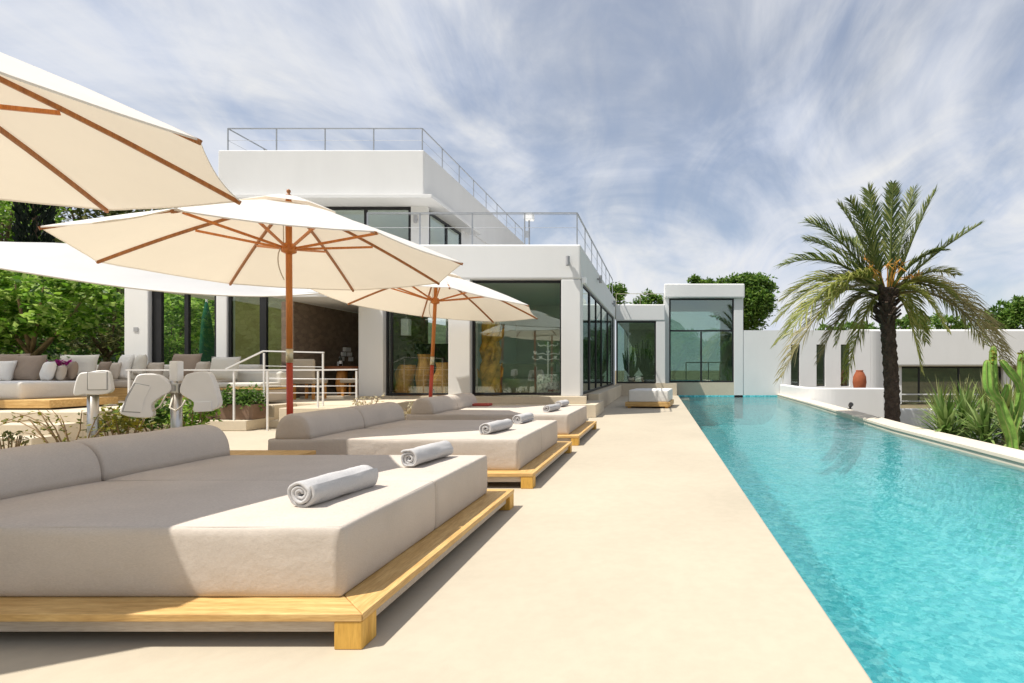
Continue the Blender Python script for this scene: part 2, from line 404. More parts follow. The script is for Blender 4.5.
# ------------------------------------------------------------------ daybeds
def soft_box(sx, sy, sz, r=.035, n=(26, 14, 5), puff=.008, seed=0):
    """upholstered block centred on x,y with its underside at 0"""
    mb = MB()
    bm = bmesh.new()
    def ticks(s, k):
        e = [0, .006 / s, .018 / s, .04 / s]
        t = e + [x for x in [i / k for i in range(1, k)] if .05 / s < x < 1 - .05 / s] + [1 - x for x in reversed(e)]
        return [(-.5 + x) * s for x in t]
    X, Y, Z = ticks(sx, n[0]), ticks(sy, n[1]), ticks(sz, n[2])
    cache = {}
    def V(p):
        k = tuple(round(c, 5) for c in p)
        if k not in cache: cache[k] = bm.verts.new(p)
        return cache[k]
    def face(A, B, f):
        for a0, a1 in zip(A, A[1:]):
            for b0, b1 in zip(B, B[1:]): bm.faces.new([V(f(a0, b0)), V(f(a1, b0)), V(f(a1, b1)), V(f(a0, b1))])
    for s in (-.5, .5):
        face(X, Y, lambda a, b: (a, b, s * sz)); face(X, Z, lambda a, b: (a, s * sy, b)); face(Y, Z, lambda a, b: (s * sx, a, b))
    H = Vector((sx / 2, sy / 2, sz / 2))
    for v in bm.verts:
        p = v.co; q = Vector([max(-(H[i] - r), min(H[i] - r, p[i])) for i in range(3)])
        d = p - q
        if d.length > 1e-6: v.co = q + d.normalized() * min(r, d.length if sum(abs(d[i]) > 1e-6 for i in range(3)) < 2 else r)
        u = Vector((p.x / H.x, p.y / H.y, p.z / H.z))
        b = puff * (1 - min(1, abs(u.x)) ** 6) * (1 - min(1, abs(u.y)) ** 6)
        s = puff * (1 - min(1, abs(u.z)) ** 4)
        if abs(p.z) > H.z - .001: v.co.z += b * (1 if p.z > 0 else 0)
        if abs(p.x) > H.x - .001: v.co.x += s * (1 if p.x > 0 else -1)
        if abs(p.y) > H.y - .001: v.co.y += s * (1 if p.y > 0 else -1)
        # little puckers near the lower seam, slow hollows on top
        w = mn.noise(Vector((p.x * 14 + seed, p.y * 14, 3.1))) * .009 * max(0, -u.z) ** 1.5 + mn.noise(Vector((p.x * 2.3, p.y * 2.3 + seed, p.z * 2))) * .005
        v.co.z += w * (1 if p.z > 0 else 0)
        if abs(p.y) > H.y - .001: v.co.y += w
        v.co.z += H.z
    bmesh.ops.recalc_face_normals(bm, faces=bm.faces)
    vs = [v.co.copy() for v in bm.verts]; idx = {v: i for i, v in enumerate(bm.verts)}
    mb.add(vs, [[idx[v] for v in f.verts] for f in bm.faces]); bm.free(); return mb

def bolster_mesh(w, h, l, seed=0):
    """half-round bolster along y, flat underside"""
    mb = MB(); n = 20; rows = []
    K = [0, .012, .035, .07] + [.12 + (l - .24) * i / 14 for i in range(15)] + [l - .07, l - .035, l - .012, l]
    for y in K:
        e = min(y, l - y); k = 1 - .07 * max(0, 1 - e / .035) ** 2.2
        row = []
        for j in range(n + 1):
            a = math.pi * j / n; ca, sa = math.cos(a), math.sin(a)
            x = w / 2 * math.copysign(abs(ca) ** .8, ca) * (1 - (1 - k) * .9); z = h * abs(sa) ** .85 * k
            q = 1 + .018 * mn.noise(Vector((x * 5 + seed, y * 5, z * 5)))
            row.append(Vector((x * q, y - l / 2, z * q)))
        rows.append(row)
    vs = [p for r_ in rows for p in r_]; fs = []
    for i in range(len(K) - 1):
        for j in range(n): a = i * (n + 1) + j; fs.append((a, a + 1, a + n + 2, a + n + 1))
        fs.append((i * (n + 1), (i + 1) * (n + 1), (i + 1) * (n + 1) + n, i * (n + 1) + n))
    b = (len(K) - 1) * (n + 1)
    # puffed end caps
    for base, sg in ((0, -1), (b, 1)):
        c0 = len(vs); y = sg * (l / 2)
        ring = [vs[base + j] for j in range(n + 1)]
        mid = [Vector((p.x * .7, y + sg * .010, p.z * .7 + h * .11)) for p in ring]
        vs += mid; vs.append(Vector((0, y + sg * .014, h * .4)))
        for j in range(n): fs.append((base + j, base + j + 1, c0 + j + 1, c0 + j)); fs.append((c0 + j, c0 + j + 1, c0 + n + 1))
        fs.append((base, c0, c0 + n, base + n)); fs.append((c0, c0 + n + 1, c0 + n))
    return mb.add(vs, fs)

BED_X = -2.74; BED_W = 2.94; BED_D = 2.36
def make_daybed():
    t = thing('daybed', 'x', 'daybed', (BED_X, 0, 0), 0, 'double daybeds in a row along the pool deck')
    hx = BED_W / 2; hy = BED_D / 2
    # top frame: mitred border of four planks with a slatted field under the mattresses
    def plank(name, pts, m_):
        b = MB(); b.prism(pts, lambda a, c, d: (a, c, d), .121, .155); return b.build(name, m_, t, bevel=.004)
    w = .2
    plank('front_plank', [(-hx, -hy), (hx, -hy), (hx - w - .002, -hy + w), (-hx + w + .002, -hy + w)], PINE_X)
    plank('rear_plank', [(-hx, hy), (-hx + w + .002, hy - w), (hx - w - .002, hy - w), (hx, hy)], PINE_X)
    plank('side_plank', [(hx, -hy + .002), (hx, hy - .002), (hx - w, hy - w - .002), (hx - w, -hy + w + .002)], PINE_Y)
    plank('side_plank', [(-hx, -hy + .002), (-hx + w, -hy + w + .002), (-hx + w, hy - w - .002), (-hx, hy - .002)], PINE_Y)
    MB().box(-hx + w + .003, hx - w - .003, -hy + w + .003, hy - w - .003, .115, .150).build('bed_board', PALE, t)
    a = MB(); a.box(-hx + .13, hx - .125, -hy + .035, -hy + .06, .062, .1205).box(-hx + .13, hx - .125, hy - .06, hy - .035, .062, .1205)
    a.box(hx - .06, hx - .035, -hy + .13, hy - .13, .062, .1205).box(-hx + .035, -hx + .06, -hy + .13, hy - .13, .062, .1205)
    a.build('apron', PALE, t, bevel=.002)
    for sx in (-1, 1):
        for sy in (-1, 1):
            cx = sx * (hx - .063); cy = sy * (hy - .063)
            MB().box(cx - .06, cx + .06, cy - .06, cy + .06, 0, .1205).build('leg', PINE_Z, t, bevel=.005)
    for k, (y0, y1) in enumerate(((.16, 1.17), (1.18, 2.20))):
        o = soft_box(2.59, y1 - y0, .322, .015, seed=k * 9).xf(Matrix.Translation((-.01, (y0 + y1) / 2 - hy, .1555))).build('mattress', FABRIC, t, smooth=True)
        # welt seam round the upper edge
        W = 1.295 - .012; H_ = (y1 - y0) / 2 - .012; cy = (y0 + y1) / 2 - hy; zt = .1555 + .322 - .004
        p = MB(); r = .0035
        cr = [(-W, -H_), (W, -H_), (W, H_), (-W, H_), (-W, -H_)]
        for (xa, ya), (xb, yb) in zip(cr, cr[1:]): p.tube([(xa - .01, cy + ya, zt), ((xa + xb) / 2 - .01, cy + (ya + yb) / 2, zt + .001), (xb - .01, cy + yb, zt)], r, 6)
        p.build('piping', FABRIC, o, smooth=True)
    for k, (y0, y1) in enumerate(((.17, 1.165), (1.18, 2.19))):
        bolster_mesh(.385, .262, y1 - y0, k * 5).xf(Matrix.Translation((-1.05, (y0 + y1) / 2 - hy, .4755))).build('bolster', FABRIC, t, smooth=True).data.update()
    return t
BED_Y = [2.26, 5.30, 8.28]
bed = make_daybed()
bed.location = (BED_X, BED_Y[0] + BED_D / 2, 0)
bed['label'] = 'double beige daybed on a pine platform, the nearest and largest of the row'
dup(bed, (BED_X, BED_Y[1] + BED_D / 2, 0), 0, 'double beige daybed on a pine platform, the middle one of the three in the row')
dup(bed, (BED_X, BED_Y[2] + BED_D / 2, 0), 0, 'double beige daybed on a pine platform, the farthest of the row beside the house steps')

def towel_mesh(rad, length, seed):
    """rolled towel along y: a thick spiral, layers a little out of line"""
    mb = MB(); turns = 3.1; n = 84; K = 16; th = rad / turns * .70; secs = 8
    def ctr(t):
        a = t * turns * 2 * math.pi + seed
        r = rad * (.14 + .80 * t) + rad * .05 * mn.noise(Vector((math.cos(a) * 1.5, math.sin(a) * 1.5, t * 3 + seed)))
        return a, r
    def P(a, r, y):
        q = 1 + .13 * mn.noise(Vector((math.cos(a) * 1.1, y * 6, math.sin(a) * 1.1 + seed))) + .05 * mn.noise(Vector((math.cos(a) * 4, y * 19, math.sin(a) * 4 + seed)))
        return Vector((r * q * math.cos(a) * 1.04, y, r * q * math.sin(a) * .92 + rad * .90))
    # closed band: outer side along the length, rounded lip, inner side back
    prof = [(i / K * 2 - 1, .5) for i in range(K + 1)] + [(1.012, .32), (1.016, 0), (1.012, -.32)] + [(1 - i / K * 2, -.5) for i in range(K + 1)] + [(-1.012, -.32), (-1.016, 0), (-1.012, .32)]
    M_ = len(prof)
    for i in range(n + 1):
        t = i / n; a, r = ctr(t); sh = .022 * mn.noise(Vector((t * turns * 1.3, seed, 2))) + .010 * (1 - t); sh2 = .014 * mn.noise(Vector((t * turns * 1.3, seed, 9)))
        for u, w in prof: mb.v.append(P(a, r + w * th, u * length / 2 + (sh2 if u > 0 else sh) * abs(u)))
    for i in range(n):
        for j in range(M_): a = i * M_; mb.f.append((a + j, a + (j + 1) % M_, a + M_ + (j + 1) % M_, a + M_ + j))
    mb.f.append(tuple(range(M_))); mb.f.append(tuple(n * M_ + j for j in range(M_))); return mb
twl = [('front mattress of the nearest daybed', 'nearest'), ('rear mattress of the nearest daybed', ''), ('front mattress of the middle daybed', ''),
       ('rear mattress of the middle daybed', ''), ('front mattress of the farthest daybed', ''), ('rear mattress of the farthest daybed', '')]
k = 0
for b, y0 in enumerate(BED_Y):
    for yo in (.72, 1.82):
        rad = (.080, .072, .072, .068, .068, .066)[k]
        o = towel_mesh(rad, .50, k * 1.7).build('rolled_towel', TOWEL, None, smooth=True)
        autosmooth(o, 75)
        o.location = (BED_X + (.915, .955, .89, .91, .9, .88)[k], y0 + yo, .4835); o.rotation_euler = (0, 0, R((-8, -7, -12, -4, -9, -6)[k]))
        tag(o, 'rolled white towel lying on the ' + twl[k][0], 'towel', 'rolled towels on the daybeds'); k += 1
MB().box(-.17, .17, -.12, .12, 0, .05).build('folded_cloth', FAB_R, None, bevel=.02, seg=3)
o = bpy.data.objects['folded_cloth']; o.location = (-3.45, 10.28, .4835); tag(o, 'small folded red cloth at the head of the farthest daybed', 'cloth')

# low pine tables between the beds
def side_table(loc, label):
    t = thing('side_table', label, 'table', loc, 0, 'low pine tables at the heads of the daybeds')
    for q in range(4): MB().box(-.42 + q * .21, -.42 + q * .21 + .205, -.22, .22, .36, .40).build('top_plank', PINE_Y, t, bevel=.004)
    MB().box(-.40, .40, -.20, .20, .30, .3595).build('frame', PINE_X, t)
    for sx in (-.36, .36):
        for sy in (-.17, .17): MB().box(sx - .035, sx + .035, sy - .03, sy + .03, 0, .2995).build('leg', PINE_Z, t)
    return t
side_table((-3.80, 5.0, 0), 'low pine side table between the nearest and the middle daybed')

# ------------------------------------------------------------------ parasols
def parasol(label, cx, y, base_x, zr, rad, rot, tx, ty, hh, rope=True):
    t = thing('parasol', label, 'parasol', (base_x, y, 0), 0, 'cream canvas parasols at the heads of the daybeds')
    ox = cx - base_x
    def T(x, y_, z):       # z measured from the rim plane
        return Vector((ox + x + tx * z, y_ + ty * z, zr + z - tx * x - ty * y_))
    apex = T(0, 0, hh)
    def along(z):  # point on the pole
        k = z / apex.z; return Vector((apex.x * k, apex.y * k, z))
    MB().tube([along(0.05), along(1.28)], .037, 14).build('lower_pole', POLE_LO, t, smooth=True)
    MB().tube([along(1.285), along(1.46)], .041, 14).build('sleeve', BRASS, t, smooth=True)
    MB().tube([along(1.465), along(apex.z - .10)], .037, 14).build('upper_pole', POLE_HI, t, smooth=True)
    MB().lathe([(.34, 0), (.34, .05), (.30, .06), (.06, .065), (.06, .30), (.045, .31)], n=28).build('base', LAMPG, t, smooth=False)
    def rib_pt(a, s):      # s 0 at the hub, 1 at the rim; slight belly
        z = (hh - .10) * (1 - s) + .045 * math.sin(math.pi * s)
        return (rad * s * math.cos(a), rad * s * math.sin(a), z)
    # canopy
    mb = MB(); ns = 12; na = 8; A = [rot + i * math.pi / 4 for i in range(8)]
    grid = {}
    for si in range(ns + 1):
        s = .10 + .90 * si / ns
        for i in range(8):
            for j in range(na):
                u = j / na; p0 = Vector(rib_pt(A[i], s)); p1 = Vector(rib_pt(A[i] + math.pi / 4, s))
                p = p0.lerp(p1, u); bow = 4 * u * (1 - u)
                rr = Vector((p.x, p.y, 0)).normalized()
                p = p - rr * (bow * .014 * rad * s * s) + Vector((0, 0, -.022 * bow * s))
                p.z += .006 * mn.noise(Vector((p.x * 3, p.y * 3, zr)))
                mb.v.append(T(*p)); grid[si, i * na + j] = len(mb.v) - 1
    tot = 8 * na
    for si in range(ns):
        for q in range(tot): mb.f.append((grid[si, q], grid[si, (q + 1) % tot], grid[si + 1, (q + 1) % tot], grid[si + 1, q]))
    # turned-down hem
    hem = []
    for q in range(tot):
        p = mb.v[grid[ns, q]]; mb.v.append(p + Vector((0, 0, -.014))); hem.append(len(mb.v) - 1)
    for q in range(tot): mb.f.append((grid[ns, q], grid[ns, (q + 1) % tot], hem[(q + 1) % tot], hem[q]))
    cn = mb.build('canopy', CANVAS, t, smooth=True, fix=False); autosmooth(cn, 30)
    # vent cap floating above the top
    mb = MB(); nr = 5
    for si in range(nr + 1):
        s = .02 + .24 * si / nr
        for i in range(8):
            for j in range(4):
                u = j / 4; p0 = Vector(rib_pt(A[i], s)); p1 = Vector(rib_pt(A[i] + math.pi / 4, s)); p = p0.lerp(p1, u)
                e_ = rib_pt(0, .26)[2] + .045; p.z = (hh - .03) + (e_ - hh + .03) * (s / .26) ** 1.15 + .012 * math.sin(math.pi * s / .26)
                mb.v.append(T(*p))
    for si in range(nr):
        for q in range(32): a = si * 32; mb.f.append((a + q, a + (q + 1) % 32, a + 32 + (q + 1) % 32, a + 32 + q))
    mb.build('vent_cap', CANVAS, t, smooth=True, fix=False)
    # ribs and struts
    hubz = zr + hh - .10 - .62
    hub = along(hubz)
    for a in A:
        r = MB(); pts = [T(*[c + (0, 0, -.022)[i] for i, c in enumerate(rib_pt(a, s))]) for s in [.03, .2, .35, .5, .65, .8, .92, 1.0]]
        for p, q in zip(pts, pts[1:]): r.bar(p, q + (q - p) * .02, .024, .034)
        ro = r.build('rib', TEAK, t)
        mid = T(*[c + (0, 0, -.055)[i] for i, c in enumerate(rib_pt(a, .50))]); d = Vector((math.cos(a), math.sin(a), 0))
        MB().bar(hub + d * .06, mid, .022, .030).build('strut', POLE_HI, ro)
    MB().lathe([(.045, -.07), (.085, -.05), (.085, .03), (.06, .06), (.042, .07)], hub, 20).build('hub', POLE_HI, t, smooth=True)
    top = along(apex.z)
    MB().lathe([(.030, -.14), (.034, -.02), (.02, -.01), (.014, .0), (.026, .022), (.02, .045), (.004, .055)], top, 16).build('finial', TEAK, t, smooth=True)
    if rope:
        c = MB(); pts = [hub + Vector((-.06, -.06, 0))]
        for q in range(1, 12):
            f = q / 11; pts.append(hub + Vector((-.06 - .05 * math.sin(f * 5.5), -.05 - .03 * math.cos(f * 7), -.42 * math.sin(math.pi * f * .62))))
        c.tube(pts, .007, 6); c.tube([hub + Vector((-.035, -.05, .05)), apex + Vector((-.035, -.05, -.2))], .006, 6)
        c.build('cord', CABLE, t, smooth=True)
    return t
parasol('cream canvas parasol whose canopy fills the upper corner above the nearest daybed', -4.99, 3.0, -4.99, 2.678, 2.125, .155, .019, -.026, .861)
parasol('cream canvas parasol on a straight red pole behind the middle daybed', -4.815, 6.9, -4.815, 2.598, 2.133, .185, -.035, .018, .895)
parasol('cream canvas parasol on a leaning red pole by the house, behind the farthest daybed', -4.783, 11.2, -4.88, 2.573, 2.229, .52, .059, .065, .793)

# ------------------------------------------------------------------ villa
V = thing('villa', 'white modern villa with flat roofs, large dark framed windows and roof railings', 'house', (-5, 13.5, 0))
VL = Vector((-5, 13.5, 0)); TV = Matrix.Translation(-VL)
def vp(name, mb, m_, parent=None, **kw): return mb.xf(TV).build(name, m_, parent or V, **kw)
ZF = .51
def window(frame_boxes, panes, m_=None, name='window', fm=None):
    f = MB()
    for b in frame_boxes: f.box(*b)
    w = vp(name, f, fm or FRAME, bevel=.003)
    p = MB()
    for b in panes: p.box(*b)
    if panes: vp('pane', p, m_ or GLASS, w)
    return w
def front_window(x0, x1, z0, z1, y, muls=(), trans=(), t=.06, dep=.08, gl=None, fm=None, side=False):
    """framed glazing facing the terrace; muls are x positions, trans (z, x0, x1)"""
    fb = [(x0, x0 + t, y, y + dep, z0, z1), (x1 - t, x1, y, y + dep, z0, z1), (x0 + t, x1 - t, y, y + dep, z0, z0 + t), (x0 + t, x1 - t, y, y + dep, z1 - t, z1)]
    for q in muls: 
        a, b_, c, d = (q if isinstance(q, tuple) else (q, t, z0 + t, z1 - t)); fb.append((a - b_ / 2, a + b_ / 2, y, y + dep, c, d))
    for z, a, b_ in trans: fb.append((a, b_, y + .002, y + dep - .002, z - t / 2, z + t / 2))
    return window(fb, [(x0 + t * .5, x1 - t * .5, y + dep * .4, y + dep * .4 + .012, z0 + t * .5, z1 - t * .5)], gl, fm=fm)
def side_window(x, y0, y1, z0, z1, muls=(), t=.06, dep=.08, gl=None):
    fb = [(x - dep, x, y0, y0 + t, z0, z1), (x - dep, x, y1 - t, y1, z0, z1), (x - dep, x, y0 + t, y1 - t, z0, z0 + t), (x - dep, x, y0 + t, y1 - t, z1 - t, z1)]
    for q, w in muls: fb.append((x - dep, x, q - w / 2, q + w / 2, z0 + t, z1 - t))
    return window(fb, [(x - dep * .5, x - dep * .5 + .012, y0 + t * .5, y1 - t * .5, z0 + t * .5, z1 - t * .5)], gl)
# -- front block
FY = 13.5
vp('roof_band', MB().box(-7.70, -2.02, FY, 24.0, 3.485, 4.38), WHITE, bevel=.05, seg=3)
for x0, x1 in ((-7.69, -7.06), (-5.40, -4.84), (-2.52, -2.025)):
    vp('column', MB().box(x0, x1, FY + .004, FY + .45, .50, 3.483), WHITE, bevel=.02)
vp('column', MB().box(-2.30, -2.03, 23.5, 23.95, .50, 3.483), WHITE, bevel=.02)
front_window(-7.06, -5.40, .53, 3.48, FY + .16, muls=[(-6.93, .05, .6, 3.42)], t=.05)
front_window(-4.84, -2.52, .53, 3.48, FY + .16, t=.06)
side_window(-2.06, 13.96, 23.5, .52, 3.48, muls=[(15.6, .16), (17.2, .06), (18.8, .08), (21.0, .08)], gl=GLASS_SEA)
vp('floor_slab', MB().box(-9.18, -2.06, FY - .0, 23.9, .30, ZF - .004), STEP)
vp('interior_wall', MB().box(-7.68, -2.1, 19.0, 19.15, ZF, 3.48), WHITE_IN)
vp('interior_wall', MB().box(-5.30, -5.15, 15.0, 19.0, ZF, 3.48), WHITE_IN)
vp('interior_wall', MB().box(-6.35, -5.9, 16.4, 16.9, ZF, 3.48), WHITE_IN)
# awning cassette and wall lamps
vp('blind_box', MB().box(-2.02, -1.90, 13.62, 13.80, 3.40, 3.56), LAMPW, bevel=.01)
def wall_lamp(p, ax):
    a = MB().lathe([(.045, -.12), (.052, -.10), (.052, .12), (.04, .125)], p + ax * .11, 14)
    a.box(p.x - .02 + min(0, ax.x * .1), p.x + .02 + max(0, ax.x * .1), p.y - .02 + min(0, ax.y * .1), p.y + .02 + max(0, ax.y * .1), p.z - .03, p.z + .03)
    vp('wall_lamp', a, LAMPG, smooth=False)
wall_lamp(Vector((-2.33, FY, 3.93)), Vector((0, -1, 0))); wall_lamp(Vector((-2.02, 17.0, 4.08)), Vector((1, 0, 0))); wall_lamp(Vector((-2.02, 22.3, 3.95)), Vector((1, 0, 0)))
# -- open dining bay and garden room on the left
vp('roof_band', MB().box(-13.66, -9.21, FY - .02, 19.5, 3.30, 3.75), WHITE, bevel=.03)
vp('bay_ceiling', MB().box(-9.205, -7.30, 12.45, 17.6, 2.90, 3.02), WHITE)
vp('stone_wall', MB().box(-9.5, -9.2, 13.3, 17.4, .46, 2.895), STONE)
vp('rear_wall', MB().box(-9.2, -7.7, 17.4, 17.6, .46, 2.895), STONE)
vp('ochre_wall', MB().box(-11.5, -9.52, 14.2, 14.4, .46, 3.295), STONE_Y)
vp('column', MB().box(-13.63, -13.02, FY - .02, FY + .4, .46, 3.295), WHITE, bevel=.02)
vp('wall_plate', MB().box(-13.38, -13.27, FY - .035, FY - .022, 2.15, 2.26), LAMPG)
vp('column', MB().box(-11.33, -11.05, FY + .02, FY + .3, .46, 3.295), WHITE, bevel=.02)
front_window(-13.0, -11.34, .50, 3.29, FY + .06, muls=[(-12.86, .20, .56, 3.23), (-12.12, .10, .56, 3.23)], gl=GLASS_CLEAR)
front_window(-11.04, -9.52, .50, 3.29, FY + .06, muls=[(-10.16, .17, .56, 3.23)], gl=GLASS_CLEAR)
# -- upper storey
vp('upper_fascia', MB().box(-13.6, -7.26, 16.3, 29.0, 6.455, 7.94), WHITE, bevel=.04, seg=3)
vp('canopy_slab', MB().box(-13.5, -6.85, 15.9, 20.3, 6.33, 6.452), WHITE, bevel=.015)
vp('upper_column', MB().box(-7.85, -7.31, 16.70, 16.78, 4.385, 6.328), WHITE)
vp('upper_wall', MB().box(-7.9, -7.305, 19.5, 28.9, 4.385, 6.453), WHITE)
vp('upper_wall', MB().box(-13.5, -10.9, 16.7, 17.0, 4.0, 6.328), WHITE)
vp('upper_wall', MB().box(-13.4, -7.9, 21.5, 21.7, 4.385, 6.328), WHITE_IN)
front_window(-10.9, -7.86, 4.39, 6.31, 16.72, muls=[-9.3], t=.08, gl=GLASS)
side_window(-7.31, 16.80, 19.5, 4.39, 6.20, muls=[(18.2, .10)], t=.07, gl=GLASS)
wall_lamp(Vector((-7.66, 16.70, 5.9)), Vector((0, -1, 0)))
# -- rear glazed wing and pool tower
vp('roof_band', MB().box(-2.015, .23, 24.0, 30.0, 3.38, 4.13), WHITE, bevel=.05, seg=3)
front_window(-1.99, -.18, .55, 3.375, 24.06, gl=GLASS_SEA, t=.07)
vp('plinth', MB().box(-2.0, .76, 23.96, 24.3, -.5, .545), STEP)
vp('column', MB().box(-.18, .24, 24.02, 24.3, .55, 3.378), WHITE, bevel=.02)
vp('tower_roof', MB().box(.2, 4.05, 25.3, 31.5, 4.60, 5.28), WHITE, bevel=.06, seg=3)
vp('tower_column', MB().box(.2, .44, 25.45, 31.3, -.5, 4.598), WHITE, bevel=.02)
vp('tower_column', MB().box(3.55, 4.0, 25.45, 31.3, -1.2, 4.598), WHITE, bevel=.02)
vp('plinth', MB().box(.44, 3.55, 25.46, 31.0, -1.2, .555), STEP)
front_window(.44, 3.55, .56, 4.595, 25.50, muls=[(1.98, .08, .62, 2.99)], trans=[(3.04, .5, 3.49)], t=.075, gl=GLASS_SEA)
vp('interior_wall', MB().box(-2.0, .2, 29.6, 29.8, .5, 3.378), WHITE_IN)
vp('rear_window', MB().box(.5, 3.5, 31.05, 31.1, .56, 4.59), GLASS_CLEAR)
vp('interior_rail', MB().bar((1.4, 28.5, 1.55), (3.5, 28.5, 1.55), .05).bar((1.4, 28.5, 1.55), (1.4, 28.5, .56), .05).bar((2.6, 28.5, 1.55), (2.6, 28.5, .56), .05), RAILW)
# -- railings
def railing(path, h, step, m_, w=.028, mids=(.5,), name='roof_railing', par=None, fn=None):
    r = MB(); posts = []
    up = Vector((0, 0, h))
    for a, b in zip(path, path[1:]):
        a = Vector(a); b = Vector(b); r.bar(a + up, b + up, w * 1.2, w)
        for k_ in mids: r.tube([a + up * k_, b + up * k_], .006, 5)
        n = max(1, round((b - a).length / step))
        for i in range(n + 1): posts.append(a.lerp(b, i / n))
    o = vp(name, r, m_)
    seen = set()
    for p in posts:
        k_ = tuple(round(c, 2) for c in p)
        if k_ in seen: continue
        seen.add(k_); vp('post', MB().bar(p, p + Vector((0, 0, h - .003)), w), m_, o)
railing([(-13.45, 28.6, 7.945), (-13.45, 16.5, 7.945), (-7.40, 16.5, 7.945), (-7.40, 28.6, 7.945)], .74, 1.5, RAILG)
railing([(-7.55, 13.68, 4.385), (-2.14, 13.68, 4.385), (-2.14, 23.85, 4.385)], .84, 1.38, RAILG, mids=(.55, .95))
railing([(-2.0, 24.2, 4.135), (.18, 24.2, 4.135)], .5, 1.1, BRASS, w=.022, mids=())
# floodlight on the roof
F = thing('floodlight', 'white floodlight on a thin pole standing on the lower flat roof', 'floodlight', (-3.95, 16.0, 4.385))
MB().tube([(0, 0, 0), (0, 0, 1.3)], .025, 10).build('pole', RAILG, F); MB().box(-.14, .14, -.12, .12, 1.30, 1.52).build('head', LAMPW, F, bevel=.03); MB().box(-.08, .02, -.15, -.11, .75, .95).build('bracket', RAILG, F)

# ------------------------------------------------------------------ things inside and in front of the glass
def stump(x, y, r, h, label, seed=0):
    pr = [(r * (1 + .16 * math.sin(seed + i * 1.3)), h * i / 7) for i in range(8)]
    o = MB().lathe(pr, (0, 0, 0), 24, .5).build('stump_table', STUMP, None, smooth=True); autosmooth(o, 50)
    o.location = (x, y, ZF); tag(o, label, 'stump', 'tree stumps behind the dining window')
stump(-6.72, 14.02, .22, .80, 'wide orange tree stump behind the window next to the dining bay', 1)
stump(-6.26, 14.05, .17, 1.08, 'tallest tree stump, in the middle of the window beside the red pole', 2.5)
stump(-5.72, 14.02, .22, .86, 'round tree stump behind the red leaning pole, next to the column', 4)
def pend(x, y, z, h, w, label):
    t = thing('pendant_lamp', label, 'lamp', (x, y, z)); MB().box(-w, w, -w, w, 0, h).build('shade', LAMPW, t, bevel=.02); MB().tube([(0, 0, h), (0, 0, 3.48 - z)], .012, 6).build('cord', CABLE, t)
pend(-6.85, 14.3, 2.1, .45, .10, 'white box pendant lamp hanging behind the dining window')
c = thing('cabinet', 'black cabinet against the wall behind the stumps', 'cabinet', (-7.3, 17.2, ZF)); MB().box(-.55, .55, -.25, .25, .1, 1.5).build('body', DARK, c, bevel=.01); MB().box(-.5, .5, -.2, .2, 0, .1).build('plinth', FRAME, c); MB().box(-.01, .01, -.275, -.252, .2, 1.4).build('handle', STEEL, c)
# driftwood
m = MB(); pts = []
for k in range(4):
    a0 = k * 1.7; pts = [Vector((.14 * math.cos(a0 + i * .55) + .03 * mn.noise(Vector((i, k, 0))), .12 * math.sin(a0 + i * .55), i * .2)) for i in range(12)]
    m.tube(pts, [.15 * (1 + .5 * mn.noise(Vector((i * .9, k * 3, 1)))) * (1 - .03 * i) for i in range(12)], 9)
for k in range(14):
    z = random.uniform(.3, 2.1); a = random.uniform(0, 6.28); p = Vector((.15 * math.cos(a), .12 * math.sin(a), z))
    m.tube([p, p + Vector((math.cos(a) * .15, math.sin(a) * .1, .1)), p + Vector((math.cos(a) * .2, math.sin(a) * .12, .3))], [.07, .05, .015], 6)
o = m.build('driftwood_sculpture', GOLD, None, smooth=True); o.location = (-4.48, 14.02, ZF); tag(o, 'tall twisted golden driftwood sculpture standing inside the big front window', 'sculpture')
s = thing('indoor_sofa', 'sage green sofa inside the room behind the big front window', 'sofa', (-3.9, 14.9, ZF))
MB().box(-.9, .9, -.45, .45, .05, .42).build('seat', SOFA_G, s, bevel=.05, seg=3); MB().box(-.9, .9, .25, .48, .42, .85).build('backrest', SOFA_G, s, bevel=.05, seg=3); MB().box(.9, 1.08, -.45, .48, .05, .62).build('armrest', SOFA_G, s, bevel=.04); MB().box(-1.08, -.9, -.45, .48, .05, .62).build('armrest', SOFA_G, s, bevel=.04)
# white ornament tree on patterned pot
t = thing('ornament_stand', 'white curled ornament stand with small hearts on a speckled drum behind glass', 'ornament', (-2.98, 14.1, ZF))
m = MB(); m.tube([(0, 0, .55), (0, 0, 1.42)], .022, 8)
for h, w in ((.92, .40), (1.06, .36), (1.28, .26)):
    for sg in (-1, 1):
        m.tube([(0, 0, h), (sg * w * .4, 0, h + .05), (sg * w * .75, 0, h + .02), (sg * w, 0, h + .05), (sg * w * 1.02, 0, h + .11)], .014, 6)
m.build('stem', LAMPW, t, smooth=True)
for x, z in ((-.34, 1.12), (.34, 1.12), (-.2, 1.0), (.2, 1.0), (0, 1.14)):
    MB().prism([(0, -.05), (.045, 0), (.045, .025), (.02, .04), (0, .025), (-.02, .04), (-.045, .025), (-.045, 0)], lambda a, b, d, x=x, z=z: (x + a, d, z + b), -.01, .01).build('heart', LAMPW, t)
MB().lathe([(.27, 0), (.29, .06), (.29, .5), (.25, .55)], n=28).build('drum', mat('speckled_drum', (.34, .35, .31), .7, .95, 14), t, smooth=True)
